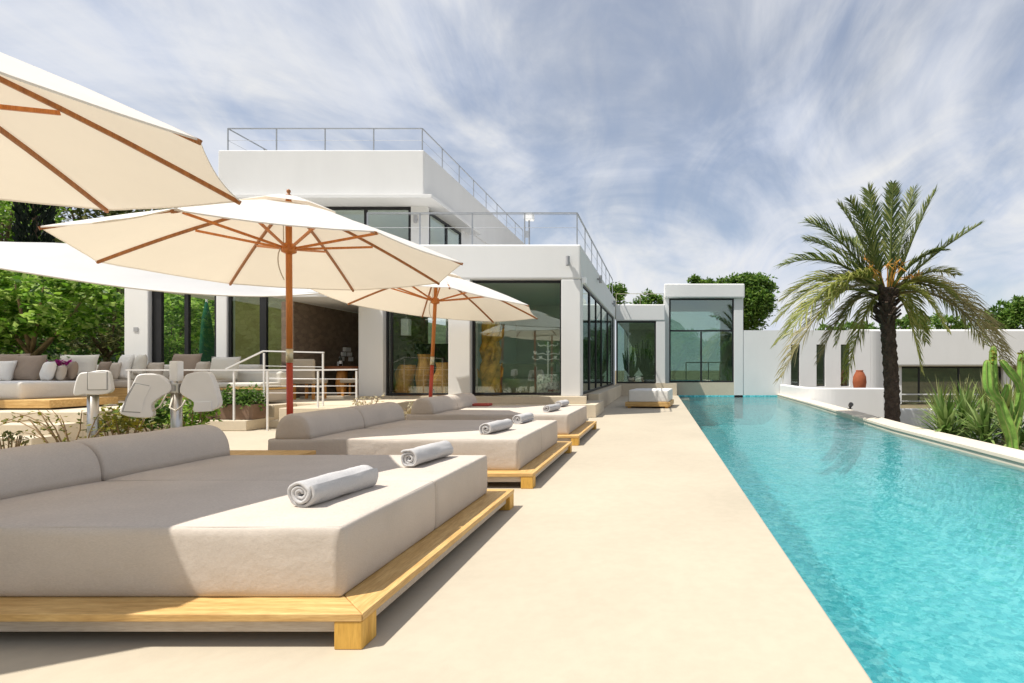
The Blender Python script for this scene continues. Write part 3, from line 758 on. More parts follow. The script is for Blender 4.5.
# dining furniture
def dchair(x, y, rz, label):
    t = thing('dining_chair', label, 'chair', (x, y, .46), rz, 'linen dining chairs at the wooden table')
    MB().box(-.28, .28, -.28, .26, .38, .48).build('seat', CHAIRF, t, bevel=.03, seg=3); MB().box(-.28, .28, .2, .29, .44, .98).build('backrest', CHAIRF, t, bevel=.04, seg=3)
    for sx in (-.23, .23):
        for sy in (-.22, .22): MB().box(sx - .025, sx + .025, sy - .025, sy + .025, 0, .38).build('leg', STUMP, t)
dchair(-8.62, 13.05, R(180), 'linen dining chair with its back to the terrace, left of the bottle'); dchair(-7.98, 13.9, R(-80), 'linen dining chair half hidden by the white column')
t = thing('dining_table', 'dark wooden dining table with log legs in the open bay', 'table', (-8.42, 14.3, .506))
MB().lathe([(.55, .68), (.58, .70), (.58, .76), (.56, .77)], n=28).build('top', TABLE, t)
for q in range(3): MB().lathe([(.11, 0), (.13, .3), (.12, .68)], (.26 * math.cos(q * 2.1 + .5), .26 * math.sin(q * 2.1 + .5), 0), 12, .3).build('leg', STUMP, t, smooth=True)
t = thing('wine_bottle', 'dark wine bottle with pale label on the dining table', 'bottle', (-8.5, 14.1, 1.277)); MB().lathe([(.037, 0), (.038, .19), (.03, .22), (.014, .25), (.014, .31)], n=14).build('glass', BOTTLE, t, smooth=True); MB().lathe([(.0385, .06), (.0385, .14)], n=14).build('label', LAMPW, t)
m = MB()
for i in range(5):
    z = 1.15 + i * .14; m.box(-9.195, -9.12, 15.0 + i * .09, 15.14 + i * .09, z, z + .12)
    if i > 1: m.box(-9.195, -9.12, 15.75 - i * .06, 15.88 - i * .06, z, z + .12)
o = m.build('wall_rack', LAMPW, None); tag(o, 'white stepped block rack fixed to the brown stone wall', 'rack')
# parasol folded up, behind the garden room
t = thing('folded_parasol', 'closed dark green parasol standing in the garden seen through the glass room', 'parasol', (-14.2, 16.6, .3)); MB().tube([(0, 0, 0), (0, 0, 3.1)], .03, 10).build('pole', RAILW, t); MB().lathe([(.10, .95), (.16, 1.1), (.17, 1.7), (.12, 2.5), (.03, 3.0)], n=16, wob=.6).build('canopy', PARAG, t, smooth=True)

for k, (x, y, h, lb) in enumerate(((-1.35, 25.0, 1.5, 'dark potted cactus with many arms behind the left half of the rear glass'), (-.72, 25.3, 1.9, 'tallest dark potted cactus behind the rear glass'), (-.45, 24.8, 1.2, 'dark potted cactus in the right corner behind the rear glass'))):
    t = thing('potted_cactus', lb, 'potted plant', (x, y, .55), 0, 'potted cacti behind the rear glass')
    MB().lathe([(.16, 0), (.2, .3), (.21, .34)], n=16).build('pot', DARK, t, smooth=True); m = MB()
    for q in range(13):
        a = q * 2.4; l = h * random.uniform(.45, 1); w_ = random.uniform(.15, .5)
        m.tube([(0, 0, .3), (math.cos(a) * w_ * .7, math.sin(a) * w_ * .5, .3 + l * .35), (math.cos(a) * w_, math.sin(a) * w_ * .6, .3 + l)], [.05, .06, .02], 7)
    m.build('arms', mat('indoor_cactus', (.03, .06, .035), .6, .3, 5) if k == 0 else MATS['indoor_cactus'], t, smooth=True)

# ------------------------------------------------------------------ far poolside lounger, rails
t = thing('poolside_lounger', 'small white lounger of three cushions on a pine base by the glass tower', 'lounger', (-.28, 16.9, 0), R(-6))
MB().box(-.72, .66, -.72, .85, .05, .19).build('base', PINE_X, t, bevel=.01)
for sx in (-.6, .55): 
    for sy in (-.6, .7): MB().box(sx - .05, sx + .05, sy - .05, sy + .05, 0, .05).build('leg', PINE_Z, t)
for q in range(3): soft_box(1.22, .50, .36, .02, (10, 6, 4), seed=q).xf(Matrix.Translation((0, -.44 + q * .52, .191))).build('cushion', FAB_W, t, smooth=True)

def handrail(label, segs, posts, wires, m_=RAILW, w=.034):
    a0 = Vector(segs[0]); t = thing('handrail', label, 'handrail', (a0.x, a0.y, 0), 0, 'white metal handrails on the terrace steps')
    M = Matrix.Translation((-a0.x, -a0.y, 0)); r = MB()
    for a, b in zip(segs, segs[1:]): r.bar(a, b, w, w * .8)
    r.xf(M).build('top_rail', m_, t)
    for a, b in posts: MB().bar(a, b, w * .8).xf(M).build('post', m_, t)
    if wires:
        q = MB()
        for a, b in wires: q.tube([a, b], .0055, 6)
        q.xf(M).build('wire', m_, t)
d = 10.3
segs = [at(126, 370, 10.0), at(235, 370, d), at(267, 370, d), at(318, 370, d), at(357.5, 369.5, d)]
posts = [(at(129, 371, 10.0), Vector((at(129, 371, 10.0).x, 10.0, .5))), (at(234, 371, d), Vector((at(234, 371, d).x, d, .20))), (at(267.5, 371, d), Vector((at(267.5, 371, d).x, d, 0))),
         (at(318, 371, d), Vector((at(318, 371, d).x, d, .44))), (at(356.5, 371, d), Vector((at(356.5, 371, d).x, d, .44)))]
handrail('longer white handrail running level from the sofas past the red pole', segs, posts, [(at(268, 370 + q, d), at(357, 370 + q, d)) for q in (9, 16, 23)])
d = 10.75
segs = [at(226, 369, d), at(263.5, 351, d), at(324, 352.5, d)]
posts = [(at(264, 353, d), Vector((at(264, 353, d).x, d, .20))), (at(323, 353.5, d), Vector((at(323, 353.5, d).x, d, .44)))]
handrail('higher white handrail that slopes down at its left end above the planter', segs, posts, [(at(265, 353 + q, d), at(322, 354 + q, d)) for q in (13, 25, 33)])

# ------------------------------------------------------------------ garden lamps
def hood(poly, dep, m_):
    """hood outline in x,z given about its hinge, swept through dep"""
    return MB().prism(poly, lambda a, b, d: (a, d, b), -dep / 2, dep / 2)
s_ = 5.6 / FPX
def pz(px, py, ox): return ((px - ox) * s_, EYE - (py - CY) * s_)
G1 = thing('hooded_lamp', 'steel garden post with two white hoods that droop on either side', 'garden lamp', (at(176.5, 369, 5.6).x, 5.6, 0), 0, 'steel posts with white hoods')
MB().tube([(0, 0, 0), (0, 0, EYE - 12 * s_)], .048, 16).build('post', STEEL, G1, smooth=True)
MB().box(-.045, .045, -.04, .04, EYE - 13 * s_, EYE + 8 * s_).build('head', LAMPW, G1, bevel=.012)
lp = [pz(*q, 176.5) for q in ((172, 391), (163, 396), (154, 404), (154, 416), (126, 412), (130, 398), (137, 382), (141, 375), (150, 373.5), (161, 375), (172, 384))]
rp = [pz(*q, 176.5) for q in ((182, 392), (186, 378), (191, 373.5), (208, 372), (214, 381), (218, 393), (220, 405), (213, 410.5), (195, 411), (195, 402))]
def yaw(poly, k): return [(a * k, b) for a, b in poly]
def smooth_poly(P, n=4):
    out = []
    for i in range(len(P)):
        p = [Vector((*P[(i + q) % len(P)], 0)) for q in (-1, 0, 1, 2)]
        for k in range(n):
            f = k / n; v = .5 * ((2 * p[1]) + (p[2] - p[0]) * f + (2 * p[0] - 5 * p[1] + 4 * p[2] - p[3]) * f * f + (3 * p[1] - p[0] - 3 * p[2] + p[3]) * f ** 3); out.append((v.x, v.y))
    return out
RL = Matrix.Rotation(R(34), 4, 'Z'); RR = Matrix.Translation((.02, -.02, 0)) @ Matrix.Rotation(R(26), 4, 'Z')
ho = hood(smooth_poly(yaw(lp, .76)), .15, LAMPW).xf(RL).build('hood', LAMPW, G1, bevel=.012, seg=3)
cvp = [pz(*q, 176.5) for q in ((128.5, 409), (145, 410.5), (147.5, 398), (153.5, 386), (139.5, 383), (132, 397))]
MB().prism(yaw(cvp, .76), lambda a, b, d: (a, d, b), -.082, -.0752).xf(RL).build('lens_cover', LAMPW, ho)
MB().prism(yaw([(a - .008, b + (.01 if q > 1 else -.008)) for q, (a, b) in enumerate(cvp)], .775), lambda a, b, d: (a, d, b), -.0775, -.0751).xf(RL).build('cover_seal', LAMPG, ho)
hood(smooth_poly(yaw(rp, .80)), .15, LAMPW).xf(RR).build('hood', LAMPW, G1, bevel=.012, seg=3)
lip = [pz(*q, 176.5) for q in ((196, 402), (213, 401.5), (213, 411.5), (196, 412))]
MB().prism(yaw(lip, .80), lambda a, b, d: (a, d, b), -.088, .02).xf(RR).build('front_lip', LAMPW, G1, bevel=.004)
MB().tube([(-.15, 0, EYE - 21 * s_), (.14, 0, EYE - 21 * s_)], .042, 14).build('hinge', STEEL, G1, smooth=True)
MB().box(-.05, .05, -.075, -.068, EYE - 22 * s_, EYE - 16 * s_).build('name_plate', LAMPG, G1)
MB().box(-.075, .075, -.07, .07, EYE - 24 * s_, EYE - 14 * s_).build('bracket', STEEL, G1, bevel=.008)
c = MB(); c.tube([(-.02, -.07, .98), (-.04, -.14, .82), (-.12, -.15, .76), (-.2, -.14, .79), (-.24, -.13, .86)], .008, 6); c.tube([(.03, -.07, .92), (.05, -.13, .80), (.12, -.14, .77), (.18, -.13, .82), (.2, -.12, .88)], .008, 6)
c.build('cable', CABLE, G1, smooth=True)
G2 = thing('hooded_lamp', 'steel garden post with a single white hood in front of the big sofa', 'garden lamp', (at(93, 369, 5.6).x, 5.6, 0), 0, 'steel posts with white hoods')
MB().tube([(0, 0, 0), (0, 0, EYE - 20 * s_)], .045, 16).build('post', STEEL, G2, smooth=True)
RS = Matrix.Rotation(R(36), 4, 'Z')
hd = MB().prism(smooth_poly([(-.03, .21), (.08, .23), (.125, .20), (.14, .10), (.142, 0), (.04, -.03), (-.05, -.02), (-.125, -.03), (-.12, .08), (-.09, .19)], 3), lambda a, b, d: (a, d, EYE - 23 * s_ + b), -.07, .09).xf(RS).build('hood', LAMPW, G2, bevel=.012, seg=3)
MB().box(-.02, .115, -.082, -.0702, .985, 1.165).xf(RS).build('lens_cover', LAMPW, hd, bevel=.004)
MB().box(-.028, .123, -.075, -.0701, .978, 1.172).xf(RS).build('cover_seal', LAMPG, hd)
MB().tube([(0, 0, EYE - 26 * s_), (0, 0, EYE - 19 * s_)], .05, 14).build('collar', STEEL, G2, smooth=True)

# ------------------------------------------------------------------ lounge
def pillow(name, m_, w, h, loc, rx, rz, label, t=.16, seed=0):
    mb = MB(); n = 12
    for sd in (1, -1):
        for i in range(n + 1):
            for j in range(n + 1):
                u = i / n * 2 - 1; v = j / n * 2 - 1
                k = (1 - abs(u) ** 3.5) * (1 - abs(v) ** 3.5)
                e = 1 - .07 * (1 - abs(u) ** 2) * abs(v) ** 8; e2 = 1 - .07 * (1 - abs(v) ** 2) * abs(u) ** 8
                mb.v.append(Vector((u * w / 2 * e2, sd * t / 2 * max(0, k) ** .6 * (1 + .2 * mn.noise(Vector((u * 2 + seed, v * 2, sd)))), v * h / 2 * e)))
    q = (n + 1) ** 2
    for b in (0, q):
        for i in range(n):
            for j in range(n): a = b + i * (n + 1) + j; mb.f.append((a, a + 1, a + n + 2, a + n + 1))
    bm_ = mb.build(name, m_, None, smooth=True)
    bm = bmesh.new(); bm.from_mesh(bm_.data); bmesh.ops.remove_doubles(bm, verts=bm.verts, dist=.0005); bmesh.ops.recalc_face_normals(bm, faces=bm.faces); bm.to_mesh(bm_.data); bm.free()
    bm_.location = loc; bm_.rotation_euler = (R(rx), 0, R(rz))
    return tag(bm_, label, 'cushion', 'loose cushions on the lounge sofas')
SZ = .5
sa = thing('lounge_sofa', 'wide white lounge bed on a pine plinth at the left of the terrace', 'sofa', (-12.5, 9.6, SZ))
MB().box(-2.6, 2.08, -.55, .60, .03, .17).build('plinth', PINE_X, sa, bevel=.008); MB().box(-2.5, 1.9, -.45, .5, 0, .03).build('foot', DARK, sa)
soft_box(3.6, 1.1, .30, .03, (16, 8, 5)).xf(Matrix.Translation((-.4, .15, .171))).build('seat', FAB_W, sa, smooth=True)
soft_box(3.6, .32, .36, .05, (14, 6, 5)).xf(Matrix.Translation((-.4, .88, .22))).build('backrest', FAB_T, sa, smooth=True)
MB().box(-2.2, 1.4, .70, 1.05, .171, .219).build('back_ledge', PINE_X, sa)
sb = thing('corner_sofa', 'long beige sofa on an orange wood base along the glass room', 'sofa', (-11.4, 12.2, SZ))
MB().box(-2.9, 2.0, -.5, .5, .0, .28).build('base', PINE_X, sb, bevel=.01)
for q in range(5): soft_box(.96, .95, .16, .03, (6, 6, 4), seed=q).xf(Matrix.Translation((-2.42 + q * .975, 0, .281))).build('seat_cushion', FAB_B, sb, smooth=True)
for q in range(5): soft_box(.96, .22, .36, .05, (6, 4, 4), seed=q + 7).xf(Matrix.Translation((-2.42 + q * .975, .40, .44))).build('back_cushion', FAB_C, sb, smooth=True)
sc = thing('armchair', 'beige lounge armchair with pine frame beside the planter and the handrail', 'armchair', (-8.95, 11.6, SZ - .05))
MB().box(-.55, .55, -.40, .42, .05, .30).build('base', FAB_B, sc, bevel=.03); MB().box(-.55, .55, -.415, .42, .305, .345).build('arm_rail', PINE_X, sc, bevel=.005); MB().box(-.52, .52, .2, .45, .35, .70).build('backrest', FAB_C, sc, bevel=.06, seg=3); MB().box(-.52, .52, -.38, .18, .347, .46).build('seat', FAB_C, sc, bevel=.04, seg=3)
def pil(px0, px1, py0, py1, d, m_, label, rx=-14, rz=0, seed=0):
    a = at((px0 + px1) / 2, (py0 + py1) / 2, d); w = (px1 - px0) * d / FPX; h = (py1 - py0) * d / FPX
    pillow('throw_pillow', m_, w, h, a, rx, rz, label, min(.2, w * .45), seed)
pil(-14, 13, 360, 382, 10.0, FAB_W, 'white cushion at the left edge, in front of the largest taupe cushion', -16, 4, 1)
pil(11, 44, 354, 382, 10.15, FAB_T, 'largest taupe cushion leaning at the back of the white lounge bed', -18, -6, 2)
pil(-12, 26, 353, 380, 10.42, FAB_T, 'taupe cushion at the back of the lounge bed behind the white one', -14, 3, 12)
pil(39, 57, 361, 381, 10.0, FAB_W, 'narrow white cushion right of the largest taupe cushion', -12, -25, 3)
pil(53, 68, 365, 381, 10.1, FAB_B, 'small beige cushion between the narrow white and the brown cushion', -12, -30, 4)
pil(64, 80, 361, 380, 10.3, FAB_T, 'brown cushion at the right end of the white lounge bed', -10, -35, 5)
pil(58, 96, 354, 379, 11.4, FAB_C, 'large cream cushion with peaked corners on the corner sofa by the garden', -14, 3, 6)
pil(97, 111, 361, 380, 11.9, FAB_T, 'brown cushion behind the single hooded lamp', -12, -10, 7)
pil(109, 121, 362, 380, 11.8, FAB_B, 'slim beige cushion on the corner sofa in front of the white column', -12, -15, 8)
pil(117, 133, 354, 380, 11.9, FAB_W, 'tall white cushion in front of the white column', -12, -10, 9)
pil(131, 149, 354, 376, 11.9, FAB_C, 'cream cushion leaning sharply by the black window post', -10, -30, 10)
pil(147, 163, 362, 377, 11.95, FAB_B, 'small beige cushion above the left hood of the double lamp', -12, 0, 11)
pil(171, 200, 353, 377, 12.1, FAB_T, 'wide taupe cushion in the middle of the corner sofa behind the double lamp', -14, 0, 13)
pil(192, 213, 361, 379, 11.8, FAB_B, 'beige cushion tilted against the wide taupe cushion', -12, -28, 14)
pil(211, 238, 356, 381, 11.6, FAB_C, 'big cream cushion at the right end of the corner sofa', -14, 8, 15)
# shade sail
e1 = [at(*q) for q in ((342, 291, 12.7), (262, 276, 12.75), (97, 246.5, 12.8), (0, 241.5, 12.8), (-140, 236, 12.9))]
e2 = [at(*q) for q in ((342, 291.5, 12.65), (262, 296.5, 11.8), (148, 290, 10.6), (0, 268.5, 9.3), (-140, 243, 8.3))]
def bez(P, t):
    n = len(P) - 1; x = t * n; i = min(n - 1, int(x)); f = x - i
    p0 = P[max(0, i - 1)]; p1 = P[i]; p2 = P[i + 1]; p3 = P[min(n, i + 2)]
    return .5 * ((2 * p1) + (p2 - p0) * f + (2 * p0 - 5 * p1 + 4 * p2 - p3) * f * f + (3 * p1 - p0 - 3 * p2 + p3) * f ** 3)
m = MB(); A_, B_ = 28, 8
for i in range(A_ + 1):
    for j in range(B_ + 1):
        u = i / A_; v = j / B_; p = bez(e1, u).lerp(bez(e2, u), v); p.z -= .12 * 4 * v * (1 - v) * math.sin(math.pi * min(1, u * 1.1)); m.v.append(p)
for i in range(A_):
    for j in range(B_): a = i * (B_ + 1) + j; m.f.append((a, a + 1, a + B_ + 2, a + B_ + 1))
t = thing('shade_sail', 'white triangular shade sail stretched over the lounge sofas', 'shade sail', (-11, 11, 0))
Ms = Matrix.Translation((11, -11, 0))
m.xf(Ms).build('cloth', SAIL, t, smooth=True)
MB().tube([bez(e2, i / 24) for i in range(25)], .014, 6).xf(Ms).build('hem_rope', CABLE, t, smooth=True)
MB().tube([e1[0], Vector((-7.5, 13.5, 3.12))], .012, 6).xf(Ms).build('tie_rope', CABLE, t)

# ------------------------------------------------------------------ garden wing and walls on the right
W = thing('garden_wing', 'low white guest wing with narrow slit windows behind the palm tree', 'house', (9, 28, -.9)); WT = Matrix.Translation((-9, -28, .9))
def wp(name, mb, m_, parent=None, **kw): return mb.xf(WT).build(name, m_, parent or W, **kw)
# front wall with three slit openings, split round them
Y0 = 25.47; zb, zt = -1.3, 3.06; s0, s1 = .37, 2.38
slits = [(6.29, 6.73), (7.52, 7.96), (8.69, 9.13)]
xs = [4.01]
for a, b in slits: xs += [a, b]
xs.append(10.1)
m = MB()
for i in range(0, len(xs), 2): m.box(xs[i], xs[i + 1], Y0, Y0 + .35, s0, s1)
m.box(4.01, 10.1, Y0, Y0 + .35, zb, s0 - .0005).box(4.01, 10.1, Y0, Y0 + .35, s1 + .0005, zt)
wp('wall', m, WHITE)
arc = [(10.1 + 1.0 * math.sin(a), Y0 + 1.0 - 1.0 * math.cos(a)) for a in [i * math.pi / 2 / 10 for i in range(11)]]
poly = arc + [(11.1, 36), (10.1, 36)]
wp('rounded_corner', MB().prism(poly, lambda a, b, d: (a, b, d), zb, zt), WHITE, bevel=.04)
wp('roof', MB().box(4.01, 10.09, Y0 + .355, 36, zt - .3, zt - .05), WHITE)
for a, b in slits:
    f = MB().box(a, a + .04, Y0 + .16, Y0 + .22, s0, s1).box(b - .04, b, Y0 + .16, Y0 + .22, s0, s1).box(a + .04, b - .04, Y0 + .16, Y0 + .22, s0, s0 + .04).box(a + .04, b - .04, Y0 + .16, Y0 + .22, s1 - .04, s1)
    w_ = wp('slit_window', f, FRAME); wp('pane', MB().box(a + .02, b - .02, Y0 + .18, Y0 + .19, s0 + .02, s1 - .02), GLASS, w_)
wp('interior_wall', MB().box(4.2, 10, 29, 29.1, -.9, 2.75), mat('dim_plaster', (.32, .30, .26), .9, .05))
# long pavilion with ribbon glazing
Y1 = 31.5
wp('fascia', MB().box(11.3, 27, Y1, 40, 1.36, 3.56), WHITE, bevel=.12, seg=4)
wp('column', MB().box(11.3, 14.5, Y1 + .3, Y1 + .8, -.9, 1.355), WHITE)
wp('column', MB().box(20.6, 21.2, Y1 + .3, Y1 + .8, -.9, 1.355), WHITE)
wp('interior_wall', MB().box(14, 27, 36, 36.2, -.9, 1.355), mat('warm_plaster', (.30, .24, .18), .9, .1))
fb = MB()
for x in (14.5, 15.6, 18.0, 20.5, 21.25, 24): fb.box(x, x + .09, Y1 + .5, Y1 + .6, -.9, 1.35)
fb.box(14.6, 27, Y1 + .505, Y1 + .595, 1.25, 1.349)
w_ = wp('ribbon_window', fb, FRAME); wp('pane', MB().box(14.55, 27, Y1 + .54, Y1 + .552, -.88, 1.26), GLASS, w_)
# curved garden wall in front of the slit windows
def curved_wall(label, path, z0, z1, th, cap=.06):
    m = MB(); n = len(path); vs = []
    for i, (x, y) in enumerate(path):
        a = Vector((*path[max(0, i - 1)], 0)); b = Vector((*path[min(n - 1, i + 1)], 0)); t_ = (b - a).normalized(); nr = Vector((-t_.y, t_.x, 0)); p = Vector((x, y, 0))
        vs += [p + Vector((0, 0, z0)), p + Vector((0, 0, z1)), p + nr * th + Vector((0, 0, z1)), p + nr * th + Vector((0, 0, z0))]
    fs = []
    for i in range(n - 1):
        for j in range(4): fs.append((i * 4 + j, i * 4 + (j + 1) % 4, (i + 1) * 4 + (j + 1) % 4, (i + 1) * 4 + j))
    fs += [(0, 1, 2, 3), (4 * n - 1, 4 * n - 2, 4 * n - 3, 4 * n - 4)]
    o = m.add(vs, fs).build('garden_wall', WHITE, None, bevel=.05, seg=3); return tag(o, label, 'wall')
p0 = [(4.9, 25.8), (5.0, 24.2), (5.35, 22.6), (5.75, 21.6), (6.3, 20.9), (7.0, 20.6), (8.0, 20.5), (8.6, 20.5)]
p0 = [(5.75, 25.44), (5.75, 23.0), (5.80, 21.8), (6.0, 21.0), (6.5, 20.6), (7.2, 20.5), (8.7, 20.5)]
curved_wall('low white curved garden wall between the pool edge and the slit windows', [tuple(bez([Vector((*q, 0)) for q in p0], i / 24)[:2]) for i in range(25)], -.9, .46, .3)
curved_wall('low white wall under the thin rail to the right of the palm trunk', [(6.9, 15.4), (8.6, 15.3), (11.5, 15.2)], -.9, .04, .25)
t = thing('garden_rail', 'thin white metal rail on the low wall beside the yuccas', 'rail', (7.0, 15.5, .04))
r_ = MB().bar((0, 0, .42), (4.4, -.15, .42), .035).tube([(0, 0, .22), (4.4, -.15, .22)], .01, 6); r_.build('top_rail', RAILW, t)
for q in range(5): MB().bar((q * 1.1, -.0375 * q, 0), (q * 1.1, -.0375 * q, .405), .035).build('post', RAILW, t)
for px, py, d, lb in ((850, 407, 15.9, 'small black spotlight at the pool edge left of the palm trunk'),):
    a = at(px, py, d); t = thing('ground_spotlight', lb, 'spotlight', (a.x, a.y, .001)); MB().lathe([(.07, 0), (.07, .015), (.02, .02)], n=12).build('base', DARK, t); MB().tube([(0, 0, .02), (0, -.02, .10), (0, -.10, .15)], [.02, .06, .07], 10).build('head', DARK, t)
# terracotta jar by the last slit window
o = MB().lathe([(.16, 0), (.26, .25), (.31, .55), (.29, .82), (.19, 1.02), (.15, 1.08), (.18, 1.13)], n=28).build('terracotta_jar', TERRA, None, smooth=True); o.location = (9.30, 24.7, .02); tag(o, 'tall terracotta jar beside the last slit window behind the palm', 'jar')
t = thing('jar_pedestal', 'low white block under the terracotta jar', 'pedestal', (9.45, 24.7, -.9)); MB().box(-.6, .6, -.45, .5, 0, .86).build('block', WHITE, t, bevel=.02); MB().box(-.63, .63, -.48, .53, .862, .918).build('cap', WHITE, t, bevel=.01)

# ------------------------------------------------------------------ plants
def rnd(a, b): return random.uniform(a, b)
def leaf_quad(m, p, size, asp=.5, up=.35, dirv=None):
    d = dirv.copy() if dirv else Vector((random.gauss(0, 1), random.gauss(0, 1), random.gauss(0, 1) * .7 + up * .2))
    if d.length < 1e-3: d = Vector((1, 0, 0))
    d.normalize(); n = Vector((random.gauss(0, .7), random.gauss(0, .7), 1))
    w = d.cross(n)
    if w.length < 1e-3: w = d.orthogonal()
    w.normalize(); l = size * rnd(.7, 1.3); k = l * asp * .5
    i = len(m.v); nn = w.cross(d) * (l * .08)
    m.v += [p, p + d * l * .45 + w * k - nn, p + d * l, p + d * l * .45 - w * k - nn]; m.f.append((i, i + 1, i + 2, i + 3))
def crown(m, c, rad, clumps, per, size, spread=.22, asp=.5, hollow=.45, squash=1.0):
    c = Vector(c)
    for k in range(clumps):
        while True:
            q = Vector((rnd(-1, 1), rnd(-1, 1), rnd(-1, 1)))
            if hollow < q.length < 1: break
        q *= (1 + .25 * mn.noise(q * 2.2 + c))
        p = c + Vector((q.x * rad[0], q.y * rad[1], q.z * rad[2])); s = spread * min(rad) * rnd(.7, 1.4)
        for _ in range(per):
            leaf_quad(m, p + Vector((random.gauss(0, s), random.gauss(0, s), random.gauss(0, s * .7 * squash))), size, asp)
def tree(name, label, base, trunk_h, c, rad, clumps, per, size, lm, bm_=BARK, tr=.16, group=None, limbs=5, cat='tree', asp=.5, spread=.22, extra=(), hollow=.45):
    base = Vector(base); t = thing(name, label, cat, base, 0, group)
    tk = MB(); top = Vector(c) - base
    pts = [Vector((0, 0, -.2)), Vector((.06 * top.x + rnd(-.1, .1), .05, trunk_h * .5)), Vector((top.x * .5, top.y * .5, trunk_h))]
    tk.tube(pts, [tr * 1.3, tr, tr * .75], 9)
    for i in range(limbs):
        a = i * 2.4 + rnd(-.4, .4); e = top + Vector((math.cos(a) * rad[0] * .65, math.sin(a) * rad[1] * .65, rnd(-.2, .5) * rad[2])); s0_ = pts[2] + Vector((0, 0, -rnd(0, .35) * trunk_h))
        tk.tube([s0_, s0_.lerp(e, .5) + Vector((0, 0, -.12 * rad[2])), e], [tr * .6, tr * .38, tr * .12], 7)
    tk.build('trunk', bm_, t, smooth=True)
    m = MB(); crown(m, top, rad, clumps, per, size, spread, asp, hollow)
    for c2, r2, n2 in extra: crown(m, Vector(c2) - base, r2, n2, per, size, spread, asp)
    m.build('crown', lm, t, fix=False); return t
def onhill(px, d): x = (px - CX) * d / FPX; return (x, d, hz(x, d) if d > 13 and x < -13.2 else .3)
def T_(px, py, d, **k): return tuple(at(px, py, d))
# left garden
b = onhill(18, 17); tree('broadleaf_tree', 'bright lime green leafy tree with forked pale trunk behind the lounge bed', b, 1.0, at(45, 300, 16.5), (2.0, 1.5, 1.2), 150, 26, .21, G_LIME, BARKT, .12, limbs=6, asp=.6, spread=.12, hollow=.6)
b = onhill(-25, 16.5); tree('broadleaf_tree', 'bright green leafy tree cut by the left edge beneath the sail', b, .9, at(-18, 318, 16.2), (1.4, 1.3, 1.1), 100, 26, .21, G_LIME, BARKT, .11, limbs=5, asp=.6, spread=.13, hollow=.6)
b = onhill(108, 19); tree('shrub_tree', 'loose olive green tree beside the white column of the glass room', b, 1.0, at(104, 312, 19), (1.35, 1.4, 1.7), 110, 24, .17, G_OLIVE, BARK, .10, spread=.14, hollow=.6)
b = onhill(10, 22); tree('broadleaf_tree', 'dark green tree filling the gap behind the lime tree', b, 1.2, at(40, 320, 22), (4.2, 2, 1.9), 220, 24, .26, G_MID, BARK, .16, spread=.2, hollow=.6)
b = onhill(2, 26); tree('broadleaf_tree', 'light green tree at the top left edge under the nearest parasol', b, 4, at(-8, 222, 26), (2.2, 2, 2.6), 170, 26, .26, G_LIME, BARK, .2, spread=.13, hollow=.6)
b = onhill(95, 33); tree('broadleaf_tree', 'tall olive tree on the hillside between the parasol and the sail', b, 5, at(95, 232, 33), (4.6, 3, 5.2), 380, 28, .36, G_OLIVE, BARK, .3, spread=.16, hollow=.6)
b = onhill(150, 40); tree('broadleaf_tree', 'broad green tree on the hillside behind the parasol canopy', b, 4, at(165, 290, 40), (6, 3.5, 4.0), 300, 26, .40, G_MID, BARK, .3, spread=.16, hollow=.6)
b = onhill(60, 30); tree('broadleaf_tree', 'olive tree low on the hillside behind the sail', b, 3, at(78, 290, 29), (3.6, 2.5, 2.6), 240, 26, .30, G_OLIVE, BARK, .2, spread=.16, hollow=.6)
b = onhill(35, 24); bb = Vector(b); t = thing('cypress', 'narrow nearly black cypress rising behind the white sail', 'tree', b)
m = MB()
for _ in range(4600):
    z = rnd(.3, 11.4); r_ = .55 * min(1, z / 1.2) * min(1, (11.8 - z) / 3.5) ** .7; a = rnd(0, 6.28); q = r_ * rnd(.55, 1.05)
    leaf_quad(m, Vector((q * math.cos(a), q * math.sin(a), z)), .26, .4, dirv=Vector((math.cos(a) * .4, math.sin(a) * .4, 1)))
m.build('foliage', G_DARK, t, fix=False); MB().tube([(0, 0, -.3), (0, 0, 9)], [.16, .05], 8).build('trunk', BARK, t)
# garden seen through the glass room
for px, py, d, rr, lm, lb in ((168, 330, 17.6, (.9, 1.0, 1.5), G_LIME, 'green bush behind the left panes of the glass room'), (185, 325, 23, (1.7, 1.5, 2.1), G_LIME, 'lime bush seen through the middle of the glass room'), (222, 330, 26, (2.4, 1.5, 2.2), G_MID, 'green bush seen through the right panes of the glass room')):
    tree('garden_bush', lb, onhill(px, d) if (px - CX) * d / FPX < -13.2 else ((px - CX) * d / FPX, d, 0), .6, at(px, py, d), rr, 130, 24, .19, lm, BARK, .08, 'bushes behind the glass room', cat='bush', spread=.15, hollow=.6)
# magenta flowers by the sofa
t = thing('flowering_bush', 'small bush with magenta flowers behind the lounge bed cushions', 'bush', (-12.9, 11.35, .5))
m = MB(); crown(m, (0, 0, .55), (.35, .3, .35), 20, 22, .09); m.build('foliage', G_MID, t, fix=False)
for q in range(7):
    m = MB(); crown(m, (-.28 + q * .1, -.12 + rnd(-.06, .06), .82 + rnd(-.05, .06)), (.03, .03, .02), 3, 18, .07, .6, .5, .0); m.build('flower_head', MAGENTA, t, fix=False)
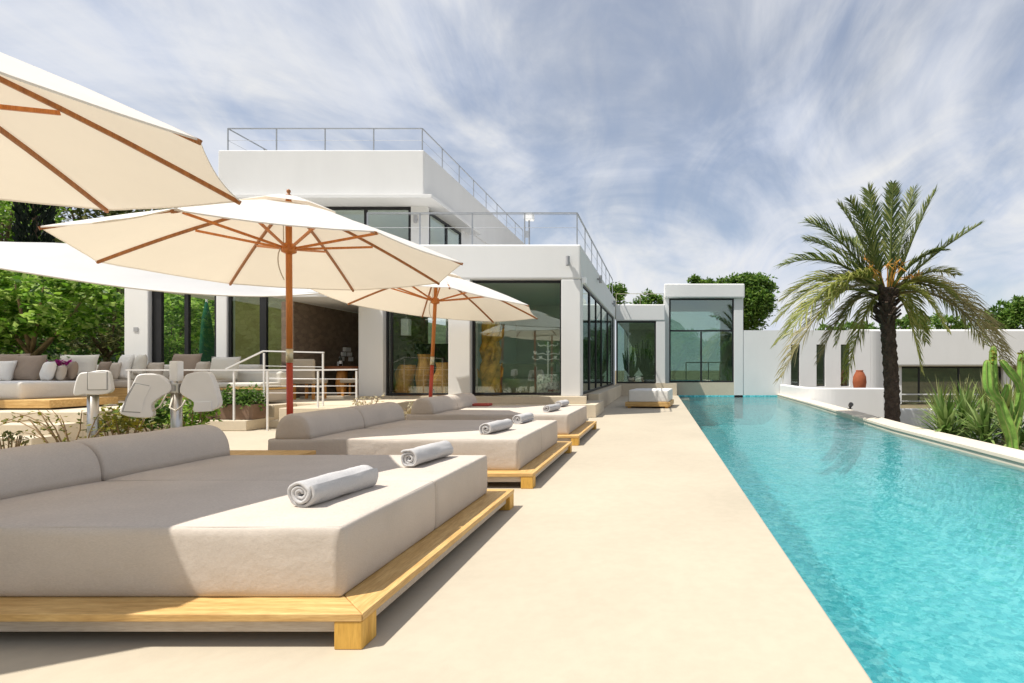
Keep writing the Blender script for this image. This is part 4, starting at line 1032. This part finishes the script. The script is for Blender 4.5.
# planters beside the handrail
def planter(x, y, z, w, label, lm, fl=None, n=22):
    t = thing('planter', label, 'planter', (x, y, z), 0, 'rough block planters by the terrace steps')
    pr = MB().box(-w / 2, w / 2, -.18, .18, 0, .30); pr.build('trough', BLOCK, t, bevel=.015)
    MB().box(-w / 2 + .03, w / 2 - .03, -.15, .15, .281, .289).build('soil', GRND, t)
    m = MB(); crown(m, (0, 0, .38), (w / 2, .24, .16), n, 26, .085, .5, .5, .1); m.build('foliage', lm, t, fix=False)
    if fl:
        for q in range(5):
            m = MB(); crown(m, (-w * .42 + q * w * .21, -.1 + rnd(-.08, .08), .48 + rnd(-.03, .05)), (.012, .012, .01), 1, 8, .045, .3, .6, .0); m.build('flower_head', fl, t, fix=False)
planter(-9.05, 10.62, .20, .40, 'rough brown block planter with white flowers behind the right hood of the double lamp', G_MID, PETALW)
planter(-8.62, 10.66, .20, .40, 'rough brown block planter with white flowers, in the middle behind the handrail post', G_MID, PETALW)
planter(-8.20, 10.60, .20, .38, 'rough brown block planter with few leaves at the end of the row by the steps', G_MID)
# plants at the head of the nearest bed
def shrub(px, py, d, rr, lm, label, size=.07, n=26, name='low_shrub', stems=True, per=26):
    a = at(px, py, d); t = thing(name, label, 'shrub', (a.x, a.y, 0))
    if stems:
        s = MB()
        for q in range(9):
            an = q * .7; s.tube([(0, 0, 0), (rr[0] * .3 * math.cos(an), rr[1] * .3 * math.sin(an), a.z * .6), (rr[0] * .75 * math.cos(an), rr[1] * .75 * math.sin(an), a.z + rr[2] * .5)], [.012, .009, .004], 5)
        s.build('stems', BARKT, t)
    m = MB(); crown(m, (0, 0, a.z), rr, n, per, size, .35, .5, .1); m.build('foliage', lm, t, fix=False); return t
shrub(125, 420, 5.9, (.26, .2, .16), G_YEL, 'yellow green shrub between the two hooded lamps', .07, 20, per=14)
shrub(112, 424, 6.3, (.2, .2, .12), G_OLIVE, 'dark reddish green shrub below the yellow green one', .07, 14, per=16)
shrub(158, 414, 6.6, (.34, .25, .20), G_MID, 'fresh green shrub under the left hood of the double lamp', .08, 26)
shrub(190, 416, 6.5, (.2, .2, .16), G_LIME, 'small bright shrub at the foot of the double lamp post', .07, 16)
struct('flower_bed_kerb', MB().box(-7.0, -6.88, 4.3, 6.8, .004, .16).box(-5.07, -4.95, 4.3, 6.8, .004, .16).box(-6.88, -5.07, 4.3, 4.42, .004, .16).box(-6.88, -5.07, 6.68, 6.8, .004, .16), STEP, bevel=.01)
struct('flower_bed_soil', MB().box(-6.88, -5.07, 4.42, 6.68, .004, .12), GRND)
a0 = at(70, 452, 5.4); t = thing('twig_plant', 'sprawling bare twig plant with sparse yellow leaves behind the nearest bolster', 'plant', (a0.x, a0.y, 0))
m = MB(); lv = MB()
tips = [((0, 424), (40, 412)), ((-10, 428), (30, 420)), ((12, 412), (45, 425)), ((38, 410), (55, 428)), ((60, 415), (66, 432)), ((52, 410), (62, 425)), ((100, 412), (90, 432)), ((112, 420), (95, 436)), ((20, 432), (45, 440)), ((-4, 438), (30, 446)), ((82, 410), (80, 430)), ((30, 420), (55, 436)), ((105, 430), (92, 440)), ((5, 418), (36, 430))]
for k, (tip, mid) in enumerate(tips):
    dd = 5.4 + rnd(-.3, .3); p2 = at(*tip, dd) - Vector((a0.x, a0.y, 0)); p1 = at(*mid, dd) - Vector((a0.x, a0.y, 0)); p0_ = Vector((rnd(-.06, .12), rnd(-.1, .1), .05))
    pts = [p0_, p0_.lerp(p1, .6) + Vector((0, 0, .04)), p1, p1.lerp(p2, .5) + Vector((0, 0, .02)), p2]; m.tube(pts, [.010, .008, .006, .005, .003], 5)
    for q in range(13):
        f = rnd(.25, 1); i = min(3, int(f * 4)); leaf_quad(lv, pts[i].lerp(pts[i + 1], f * 4 - i) + Vector((rnd(-.015, .015),) * 3), .045, .5)
m.build('stems', BARKT, t, smooth=True); lv.build('leaves', G_YEL, t, fix=False)
shrub(8, 440, 4.6, (.11, .1, .06), G_OLIVE, 'dark sprig poking up at the left edge behind the nearest bolster', .045, 7, per=9)
shrub(366, 402, 9.7, (.3, .25, .16), PETALW, 'small pale flowering shrub behind the bolsters of the middle daybed', .07, 10, per=10)
shrub(413, 412, 9.7, (.16, .2, .16), PETALW, 'pale flower cluster between the middle and the farthest daybed', .07, 10, per=10)

# ------------------------------------------------------------------ palm
PB = Vector((5.95, 13.6, -.95)); P_ = thing('palm_tree', 'date palm with dark scaly trunk and arching fronds beyond the pool', 'palm', PB)
PC = at(887, 290, 13.6) - PB
m = MB(); n = 20; rows = 90
for i in range(rows + 1):
    f = i / rows; z = -.1 + (PC.z + .15) * f; cxx = PC.x * f ** 1.5 + .03 * math.sin(f * 5)
    for j in range(n):
        a = 2 * math.pi * j / n; sc_ = ((i % 3) / 3 + ((j + (i // 3) * 2) % 4) / 4) % 1
        r_ = (.185 - .015 * f + (.05 if f > .86 else 0) * (f - .86) / .14) * (1 + .22 * (sc_ - .4) + .15 * mn.noise(Vector((j * 1.1, i * .7, 3))))
        m.v.append(Vector((cxx + r_ * math.cos(a), r_ * math.sin(a), z)))
for i in range(rows):
    for j in range(n): m.f.append((i * n + j, i * n + (j + 1) % n, (i + 1) * n + (j + 1) % n, (i + 1) * n + j))
m.f.append(tuple(rows * n + j for j in range(n)))
tr_o = m.build('trunk', PALMB, P_)
m = MB()   # old leaf bases under the crown
for k in range(70):
    a = rnd(0, 6.28); z = PC.z - rnd(.02, .85); p = Vector((PC.x + .2 * math.cos(a), .2 * math.sin(a), z)); d_ = Vector((math.cos(a), math.sin(a), rnd(.5, 1.2))).normalized()
    m.bar(p - d_ * .05, p + d_ * rnd(.12, .32), .07, .03)
m.build('leaf_bases', PALMB, tr_o)
def frond(tip, lift, lm, droop, seed, lenf=1.0, dens=84):
    """rachis from the crown to tip; leaflets in two ranks"""
    d_ = Vector((tip.x - PC.x, tip.y, 0)); b0 = PC + (d_.normalized() if d_.length > .01 else Vector((0, 0, 0))) * .12 + Vector((0, 0, rnd(-.25, .1)))
    ctl = b0.lerp(tip, .5) + Vector((0, 0, lift))
    pts = [(b0 * (1 - t_) ** 2 + ctl * 2 * t_ * (1 - t_) + tip * t_ ** 2) for t_ in [i / 16 for i in range(17)]]
    m = MB(); m.tube(pts, [.035 * (1 - i / 17) ** .8 + .004 for i in range(17)], 5)
    L_ = sum((q - p).length for p, q in zip(pts, pts[1:]))
    for k in range(dens):
        f = .14 + .86 * k / dens; x = f * 16; i = min(15, int(x)); p = pts[i].lerp(pts[i + 1], x - i); t_ = (pts[i + 1] - pts[i]).normalized()
        sd = t_.cross(Vector((0, 0, 1)));
        if sd.length < .15: sd = t_.cross(Vector((.3, 1, 0)))
        sd.normalize(); up = sd.cross(t_)
        ll = lenf * L_ * (.23 if droop > .3 else .17) * (math.sin(math.pi * min(1, (f * .88 + .10))) ** .6 + .15) * rnd(.8, 1.15)
        for s in (-1, 1):
            dr = (sd * s * rnd(.40, .75) + t_ * rnd(.75, 1.1) + up * rnd(-.05, .40)).normalized()
            p1 = p + dr * ll * .5; d2 = (dr + Vector((0, 0, -droop * rnd(.5, 1.3)))).normalized(); p2 = p1 + d2 * ll * .5
            w = t_.cross(dr).cross(dr).normalized() * (.012 + .006 * rnd(0, 1)); i0 = len(m.v)
            m.v += [p - w * .5, p + w * .5, p1 + w, p1 - w, p2]; m.f += [(i0, i0 + 1, i0 + 2, i0 + 3), (i0 + 3, i0 + 2, i0 + 4)]
    m.build('frond', lm, P_, fix=False)
FR = [  # tip px, tip py, depth offset, lift, droop, dry
 (868, 186, .2, .30, .15, 0), (893, 183, -.3, .25, .1, 0), (914, 189, .5, .3, .15, 0), (936, 190, -.2, .35, .2, 0), (981, 224, .1, .25, .2, 0), (850, 200, -.8, .5, .25, 0),
 (838, 204, .6, .5, .3, 0), (808, 222, -.2, .7, .35, 0), (806, 240, .9, .6, .4, 0), (781, 266, -.5, .9, .4, 0), (776, 322, .0, 1.3, .6, 0), (782, 300, .8, 1.1, .5, 0),
 (781, 378, -.6, 1.7, .6, 1), (775, 345, .6, 1.5, .6, 0), (818, 362, 1.0, 1.4, .6, 1), (958, 300, -.6, .8, .5, 0), (1004, 352, -.2, 1.5, .7, 1),
 (985, 345, .9, 1.4, .7, 0), (922, 372, -.5, 1.2, .7, 0),
 (948, 250, -1.0, .5, .3, 0), (845, 240, 1.6, .8, .4, 0), (830, 300, 1.6, 1.0, .5, 0), (1012, 372, .3, 1.6, .7, 1), (846, 380, -.4, 1.1, .8, 0), (836, 345, .9, 1.3, .6, 0), (926, 342, .8, 1.1, .6, 0), (948, 332, -.9, 1.0, .6, 0), (822, 318, -1.0, 1.2, .5, 0), (955, 275, .6, .7, .4, 0), (789, 335, -1.4, 1.4, .6, 0)]
for k, (px, py, dz, lift, droop, dry) in enumerate(FR):
    frond(at(px, py, 13.6 + dz) - PB, lift, G_PALMD if dry else (G_PALMU if py < 270 else G_PALM), droop, k)
m = MB()
for k in range(20):
    a = rnd(0, 6.28); z = rnd(.2, .85); q = rnd(.15, .55); p = PC + Vector((.1 * math.cos(a), .1 * math.sin(a), .0))
    m.tube([p, p + Vector((q * .5 * math.cos(a), q * .5 * math.sin(a), z * .8)), p + Vector((q * math.cos(a) * 1.4, q * math.sin(a) * 1.2, z))], [.022, .016, .009], 5)
    for _ in range(9): 
        e = p + Vector((q * math.cos(a) * 1.4, q * math.sin(a) * 1.2, z)); m.tube([e, e + Vector((rnd(-.14, .14), rnd(-.14, .14), rnd(-.16, .12)))], [.012, .006], 4)
m.build('date_stalks', ORANGE, P_)

# ------------------------------------------------------------------ yuccas, cactus
def yucca(px, py, d, n, ln, label, lm=G_YUC, w=.035, zb_=-.6, cat='yucca', name='yucca', group=None, spread=1.0):
    a = at(px, py, d); t = thing(name, label, cat, (a.x, a.y, zb_), 0, group); m = MB(); h = a.z - zb_
    for k in range(n):
        an = rnd(0, 6.28); el = rnd(-.35, 1.45) * spread; l = ln * rnd(.7, 1.15); d_ = Vector((math.cos(an) * math.cos(el), math.sin(an) * math.cos(el), math.sin(el)))
        p = Vector((0, 0, h - rnd(0, .5))) + d_ * .03; s = d_.cross(Vector((0, 0, 1)))
        s = s.normalized() * w if s.length > .01 else Vector((w, 0, 0)); i = len(m.v)
        p1 = p + d_ * l * .5; p2 = p + d_ * l + Vector((0, 0, -.10 * l * math.cos(el)))
        m.v += [p - s * .6, p + s * .6, p1 + s, p1 - s, p2]; m.f += [(i, i + 1, i + 2, i + 3), (i + 3, i + 2, i + 4)]
    m.build('leaves', lm, t, fix=False); MB().tube([(0, 0, -.35), (0, 0, h)], [.07, .06], 8).build('stem', BARK, t)
yucca(946, 424, 10.6, 190, .78, 'spiky yucca at the left of the clump beside the pool coping')
yucca(984, 430, 10.0, 180, .70, 'spiky yucca directly left of the tall green cactus')
yucca(966, 414, 11.2, 150, .72, 'yucca standing behind and between the two front yuccas')
yucca(1015, 424, 9.6, 110, .7, 'spiky yucca behind the cactus at the right edge')
yucca(1005, 410, 11.0, 110, .65, 'yellowish yucca behind the cactus branches', G_GRASS)
for k, (px, d) in enumerate(((940, 13.2), (962, 13.0), (985, 12.6), (1008, 12.3))):
    yucca(px, 404, d, 170, .80, ('pale feathery grass clump nearest the thin rail', 'pale feathery grass clump above the middle yucca', 'pale feathery grass clump left of the cactus tips', 'pale feathery grass clump right behind the cactus')[k], G_GRASS, .014, -.7, 'grass clump', 'grass_clump', 'pale grasses behind the yuccas')
K = thing('cactus', 'tall green candelabra cactus with ribbed arms at the right edge', 'cactus', (at(1012, 440, 8.4).x, 8.4, -.5))
def cact(pts, r, name='arm'):
    m = MB(); pts = [Vector(p) - Vector(K.location) for p in pts]; P2 = [bez(pts, i / 18) for i in range(19)]; nr = 10; vs = []; fs = []; edge = MB()
    for i, p in enumerate(P2):
        t_ = (P2[min(18, i + 1)] - P2[max(0, i - 1)]).normalized(); a = (Vector((1, .3, 0)) - t_ * t_.x).normalized(); b = t_.cross(a); f = i / 18
        rr = r * (1 - .12 * math.sin(f * 9)) * (1 if f < .85 else max(.12, 1 - ((f - .85) / .15) ** 2 * .85))
        for j in range(nr):
            w = 2 * math.pi * j / nr; q = rr * (1.15 if j % 2 == 0 else .62); vs.append(p + (a * math.cos(w) + b * math.sin(w)) * q)
    for i in range(18):
        for j in range(nr): fs.append((i * nr + j, i * nr + (j + 1) % nr, (i + 1) * nr + (j + 1) % nr, (i + 1) * nr + j))
    fs.append(tuple(18 * nr + j for j in range(nr)))
    o = m.add(vs, fs).build(name, CACT, K)
    for j in range(0, nr, 2): edge.tube([vs[i * nr + j] for i in range(19)], .006, 4)
    edge.build('rib_edge', CACT_R, o); return o
d = 8.4
cact([at(1013, 470, d), at(1012, 440, d), at(1004, 415, d), at(997, 395, d)], .075, 'stem')
cact([at(998, 400, d), at(994, 385, d), at(993, 365, d), at(993.5, 346, d)], .052)
cact([at(999, 402, d - .1), at(989, 390, d - .15), at(987, 375, d - .15), at(987, 360, d - .15)], .052)
cact([at(1012, 432, d + .1), at(1020, 405, d + .1), at(1022, 380, d + .1), at(1022, 352, d + .1)], .065)
cact([at(1021, 392, d), at(1017, 380, d - .05), at(1009, 370, d - .1), at(1001, 360, d - .1)], .05)
cact([at(1004, 420, d + .1), at(1003, 402, d + .15), at(1006, 392, d + .15), at(1008, 384, d + .15)], .045)
for px, py in ((993, 353), (990, 362), (996, 358), (1021, 354), (1022, 360)):
    p = at(px, py, d - .12) - Vector(K.location); m = MB()
    for _ in range(14): leaf_quad(m, p + Vector((rnd(-.04, .04), rnd(-.03, .03), rnd(-.04, .04))), .05, .7)
    m.build('flower_cluster', G_YEL, K, fix=False)

# ------------------------------------------------------------------ trees behind the house
PK = dict(group='pines behind the house', spread=.13, hollow=.6, limbs=6)
tree('pine_tree', 'round bright green pine rising behind the glass tower', (5.2, 44, -1), 5, at(742, 306, 44), (2.3, 2.2, 2.3), 230, 26, .34, G_PINE, BARK, .3, extra=[(at(758, 300, 43), (1.5, 1.5, 1.8), 90), (at(722, 287, 44), (2.0, 1.5, .8), 60), (at(748, 282, 44), (1.5, 1.2, .8), 50), (at(700, 283, 44), (1.2, 1, .5), 25)], **PK)
tree('pine_tree', 'pine showing just above the roof rail of the rear wing', (-2.2, 42, -1), 5, at(648, 316, 42), (1.3, 1.6, 1.7), 110, 26, .30, G_PINE, BARK, .25, extra=[(at(655, 302, 42), (.8, .8, .6), 20)], **PK)
tree('pine_tree', 'pine behind the far corner of the roof railing', (-3.9, 38, -1), 5, at(612, 300, 38), (1.1, 1.3, 1.1), 90, 26, .28, G_PINE, BARK, .25, **PK)
tree('pine_tree', 'rounded pine behind the guest wing at the right edge', (29, 44, -1), 3.6, at(1028, 330, 44), (3.2, 2.5, 2.3), 220, 28, .34, G_PINE, BARK, .3, extra=[(at(1000, 326, 44), (1.3, 1.2, 1.4), 60), (at(1016, 308, 44), (1.6, 1.2, .9), 50)], **PK)
tree('pine_tree', 'low pine above the guest wing roof behind the palm fronds', (15.5, 48, -1), 3, at(850, 332, 48), (3.0, 2.5, .9), 100, 26, .34, G_PINE, BARK, .25, **PK)
tree('pine_tree', 'spreading olive green pine right of the palm crown behind the guest wing', (24, 46, -1), 3, at(925, 326, 46), (3.6, 2.5, 1.0), 120, 26, .34, G_PINE, BARK, .25, **PK)
# garden that the windows mirror
k = 0
for x, y, h, r_, lm, lb in ((-17, -16, 4.6, 4.0, G_MID, 'broad green garden tree mirrored in the dining windows'), (-7, -20, 3.6, 3.6, G_LIME, 'bright garden tree mirrored in the big front window'), (2, -24, 4.2, 4.4, G_MID, 'dark garden tree mirrored in the tower glass'), (11, -19, 3.4, 3.6, G_MID, 'green garden tree mirrored in the right panes of the tower'), (-27, -10, 4, 4.0, G_LIME, 'bright garden tree mirrored in the glass room')):
    tree('mirrored_tree', lb, (x, y, -.95), h * .5, (x, y, h), (r_, r_, h * .62), 220, 26, .36, lm, BARK, .25, 'garden trees across from the house', spread=.14, hollow=.6)

# ------------------------------------------------------------------ light, sky, camera
sx, sy = .47, .24
SD = Vector((sx, sy, -1)).normalized()
el = math.asin(-SD.z); az = math.atan2(-SD.x, -SD.y)      # bearing of the sun from +Y towards +X
sun = bpy.data.lights.new('sun', 'SUN'); sun.energy = 5.0; sun.angle = R(.53); sun.color = (1, .955, .88)
so = bpy.data.objects.new('sun', sun); COL.objects.link(so); so.location = (-10, -5, 20); so.rotation_euler = SD.to_track_quat('-Z', 'Y').to_euler()
w = bpy.data.worlds.new('World'); scene.world = w; w.use_nodes = True; nt = w.node_tree
for q in list(nt.nodes): nt.nodes.remove(q)
out = N(nt, 'ShaderNodeOutputWorld')
sky = N(nt, 'ShaderNodeTexSky', sky_type='NISHITA'); sky.sun_disc = False; sky.sun_elevation = el; sky.sun_rotation = az
sky.air_density = 1.0; sky.dust_density = 1.2; sky.ozone_density = 1.0
bg = N(nt, 'ShaderNodeBackground'); bg.inputs[1].default_value = .105; L(nt, sky.outputs[0], bg.inputs[0])
# thin cirrus: noise on a plane high overhead, drawn out along the terrace's direction
tc = N(nt, 'ShaderNodeTexCoord'); sp = N(nt, 'ShaderNodeSeparateXYZ'); L(nt, tc.outputs['Generated'], sp.inputs[0])
zz = N(nt, 'ShaderNodeMath', operation='MAXIMUM'); zz.inputs[1].default_value = 0; L(nt, sp.outputs['Z'], zz.inputs[0])
za = N(nt, 'ShaderNodeMath', operation='ADD'); za.inputs[1].default_value = .34; L(nt, zz.outputs[0], za.inputs[0])
def div(a, b):
    n = N(nt, 'ShaderNodeMath', operation='DIVIDE'); L(nt, a, n.inputs[0]); L(nt, b, n.inputs[1]); return n.outputs[0]
cb = N(nt, 'ShaderNodeCombineXYZ'); L(nt, div(sp.outputs['X'], za.outputs[0]), cb.inputs[0]); L(nt, div(sp.outputs['Y'], za.outputs[0]), cb.inputs[1])
def cloud(scale, sc, rotz, detail, dist, off):
    mp = N(nt, 'ShaderNodeMapping'); mp.inputs['Rotation'].default_value = (0, 0, rotz); mp.inputs['Scale'].default_value = sc; mp.inputs['Location'].default_value = off
    L(nt, cb.outputs[0], mp.inputs[0]); n = N(nt, 'ShaderNodeTexNoise'); n.inputs['Scale'].default_value = scale; n.inputs['Detail'].default_value = detail
    n.inputs['Roughness'].default_value = .58; n.inputs['Distortion'].default_value = dist; L(nt, mp.outputs[0], n.inputs['Vector']); return n.outputs['Fac']
c1 = cloud(1.25, (1.05, .85, 1), R(30), 7, 1.3, (3.1, 1.7, 0)); c2 = cloud(3.2, (1.3, .62, 1), R(38), 7, 1.2, (7.3, 2.2, 0)); c3 = cloud(1.3, (1, .8, 1), 0, 3, .3, (1.2, 5.1, 0))
def madd(a, k, b): 
    n = N(nt, 'ShaderNodeMath', operation='MULTIPLY_ADD'); n.inputs[1].default_value = k; L(nt, a, n.inputs[0])
    if isinstance(b, float): n.inputs[2].default_value = b
    else: L(nt, b, n.inputs[2])
    return n.outputs[0]
sm = madd(c1, .62, madd(c2, .22, madd(c3, .40, 0.0)))
cr = N(nt, 'ShaderNodeMapRange', interpolation_type='SMOOTHSTEP'); cr.inputs['From Min'].default_value = .475; cr.inputs['From Max'].default_value = .72
cr.inputs['To Min'].default_value = .30; cr.inputs['To Max'].default_value = .96; hz_ = N(nt, 'ShaderNodeMapRange'); hz_.inputs['From Min'].default_value = 0; hz_.inputs['From Max'].default_value = .30; hz_.inputs['To Min'].default_value = .10; hz_.inputs['To Max'].default_value = 0
L(nt, zz.outputs[0], hz_.inputs['Value']); ah = N(nt, 'ShaderNodeMath', operation='ADD'); L(nt, sm, ah.inputs[0]); L(nt, hz_.outputs[0], ah.inputs[1]); L(nt, ah.outputs[0], cr.inputs['Value'])
cbg = N(nt, 'ShaderNodeBackground'); cbg.inputs[1].default_value = .76
cc = ramp(nt, c2, [(.3, (.80, .86, 1.0)), (.7, (1.0, 1.0, 1.0))]); L(nt, cc, cbg.inputs[0])
mx = N(nt, 'ShaderNodeMixShader'); L(nt, cr.outputs[0], mx.inputs[0]); L(nt, bg.outputs[0], mx.inputs[1]); L(nt, cbg.outputs[0], mx.inputs[2]); L(nt, mx.outputs[0], out.inputs[0])

cam = bpy.data.cameras.new('camera'); co = bpy.data.objects.new('camera', cam); COL.objects.link(co)
co.location = (0, 0, EYE); co.rotation_euler = (R(90), 0, 0)
cam.sensor_width = 36; cam.lens = 36 * FPX / 1024; cam.shift_x = -(CX - 512) / 1024; cam.shift_y = (CY - 341.5) / 1024
cam.clip_start = .05; cam.clip_end = 3000
scene.camera = co
scene.render.resolution_x = 1024; scene.render.resolution_y = 683
vs_ = scene.view_settings; vs_.view_transform = 'Standard'; vs_.look = 'None'; vs_.exposure = 0.2; vs_.gamma = 1; vs_.use_curve_mapping = False
cy = scene.cycles; cy.use_denoising = True; cy.max_bounces = 10; cy.transparent_max_bounces = 24; cy.glossy_bounces = 5; cy.transmission_bounces = 8; cy.caustics_reflective = False; cy.caustics_refractive = False
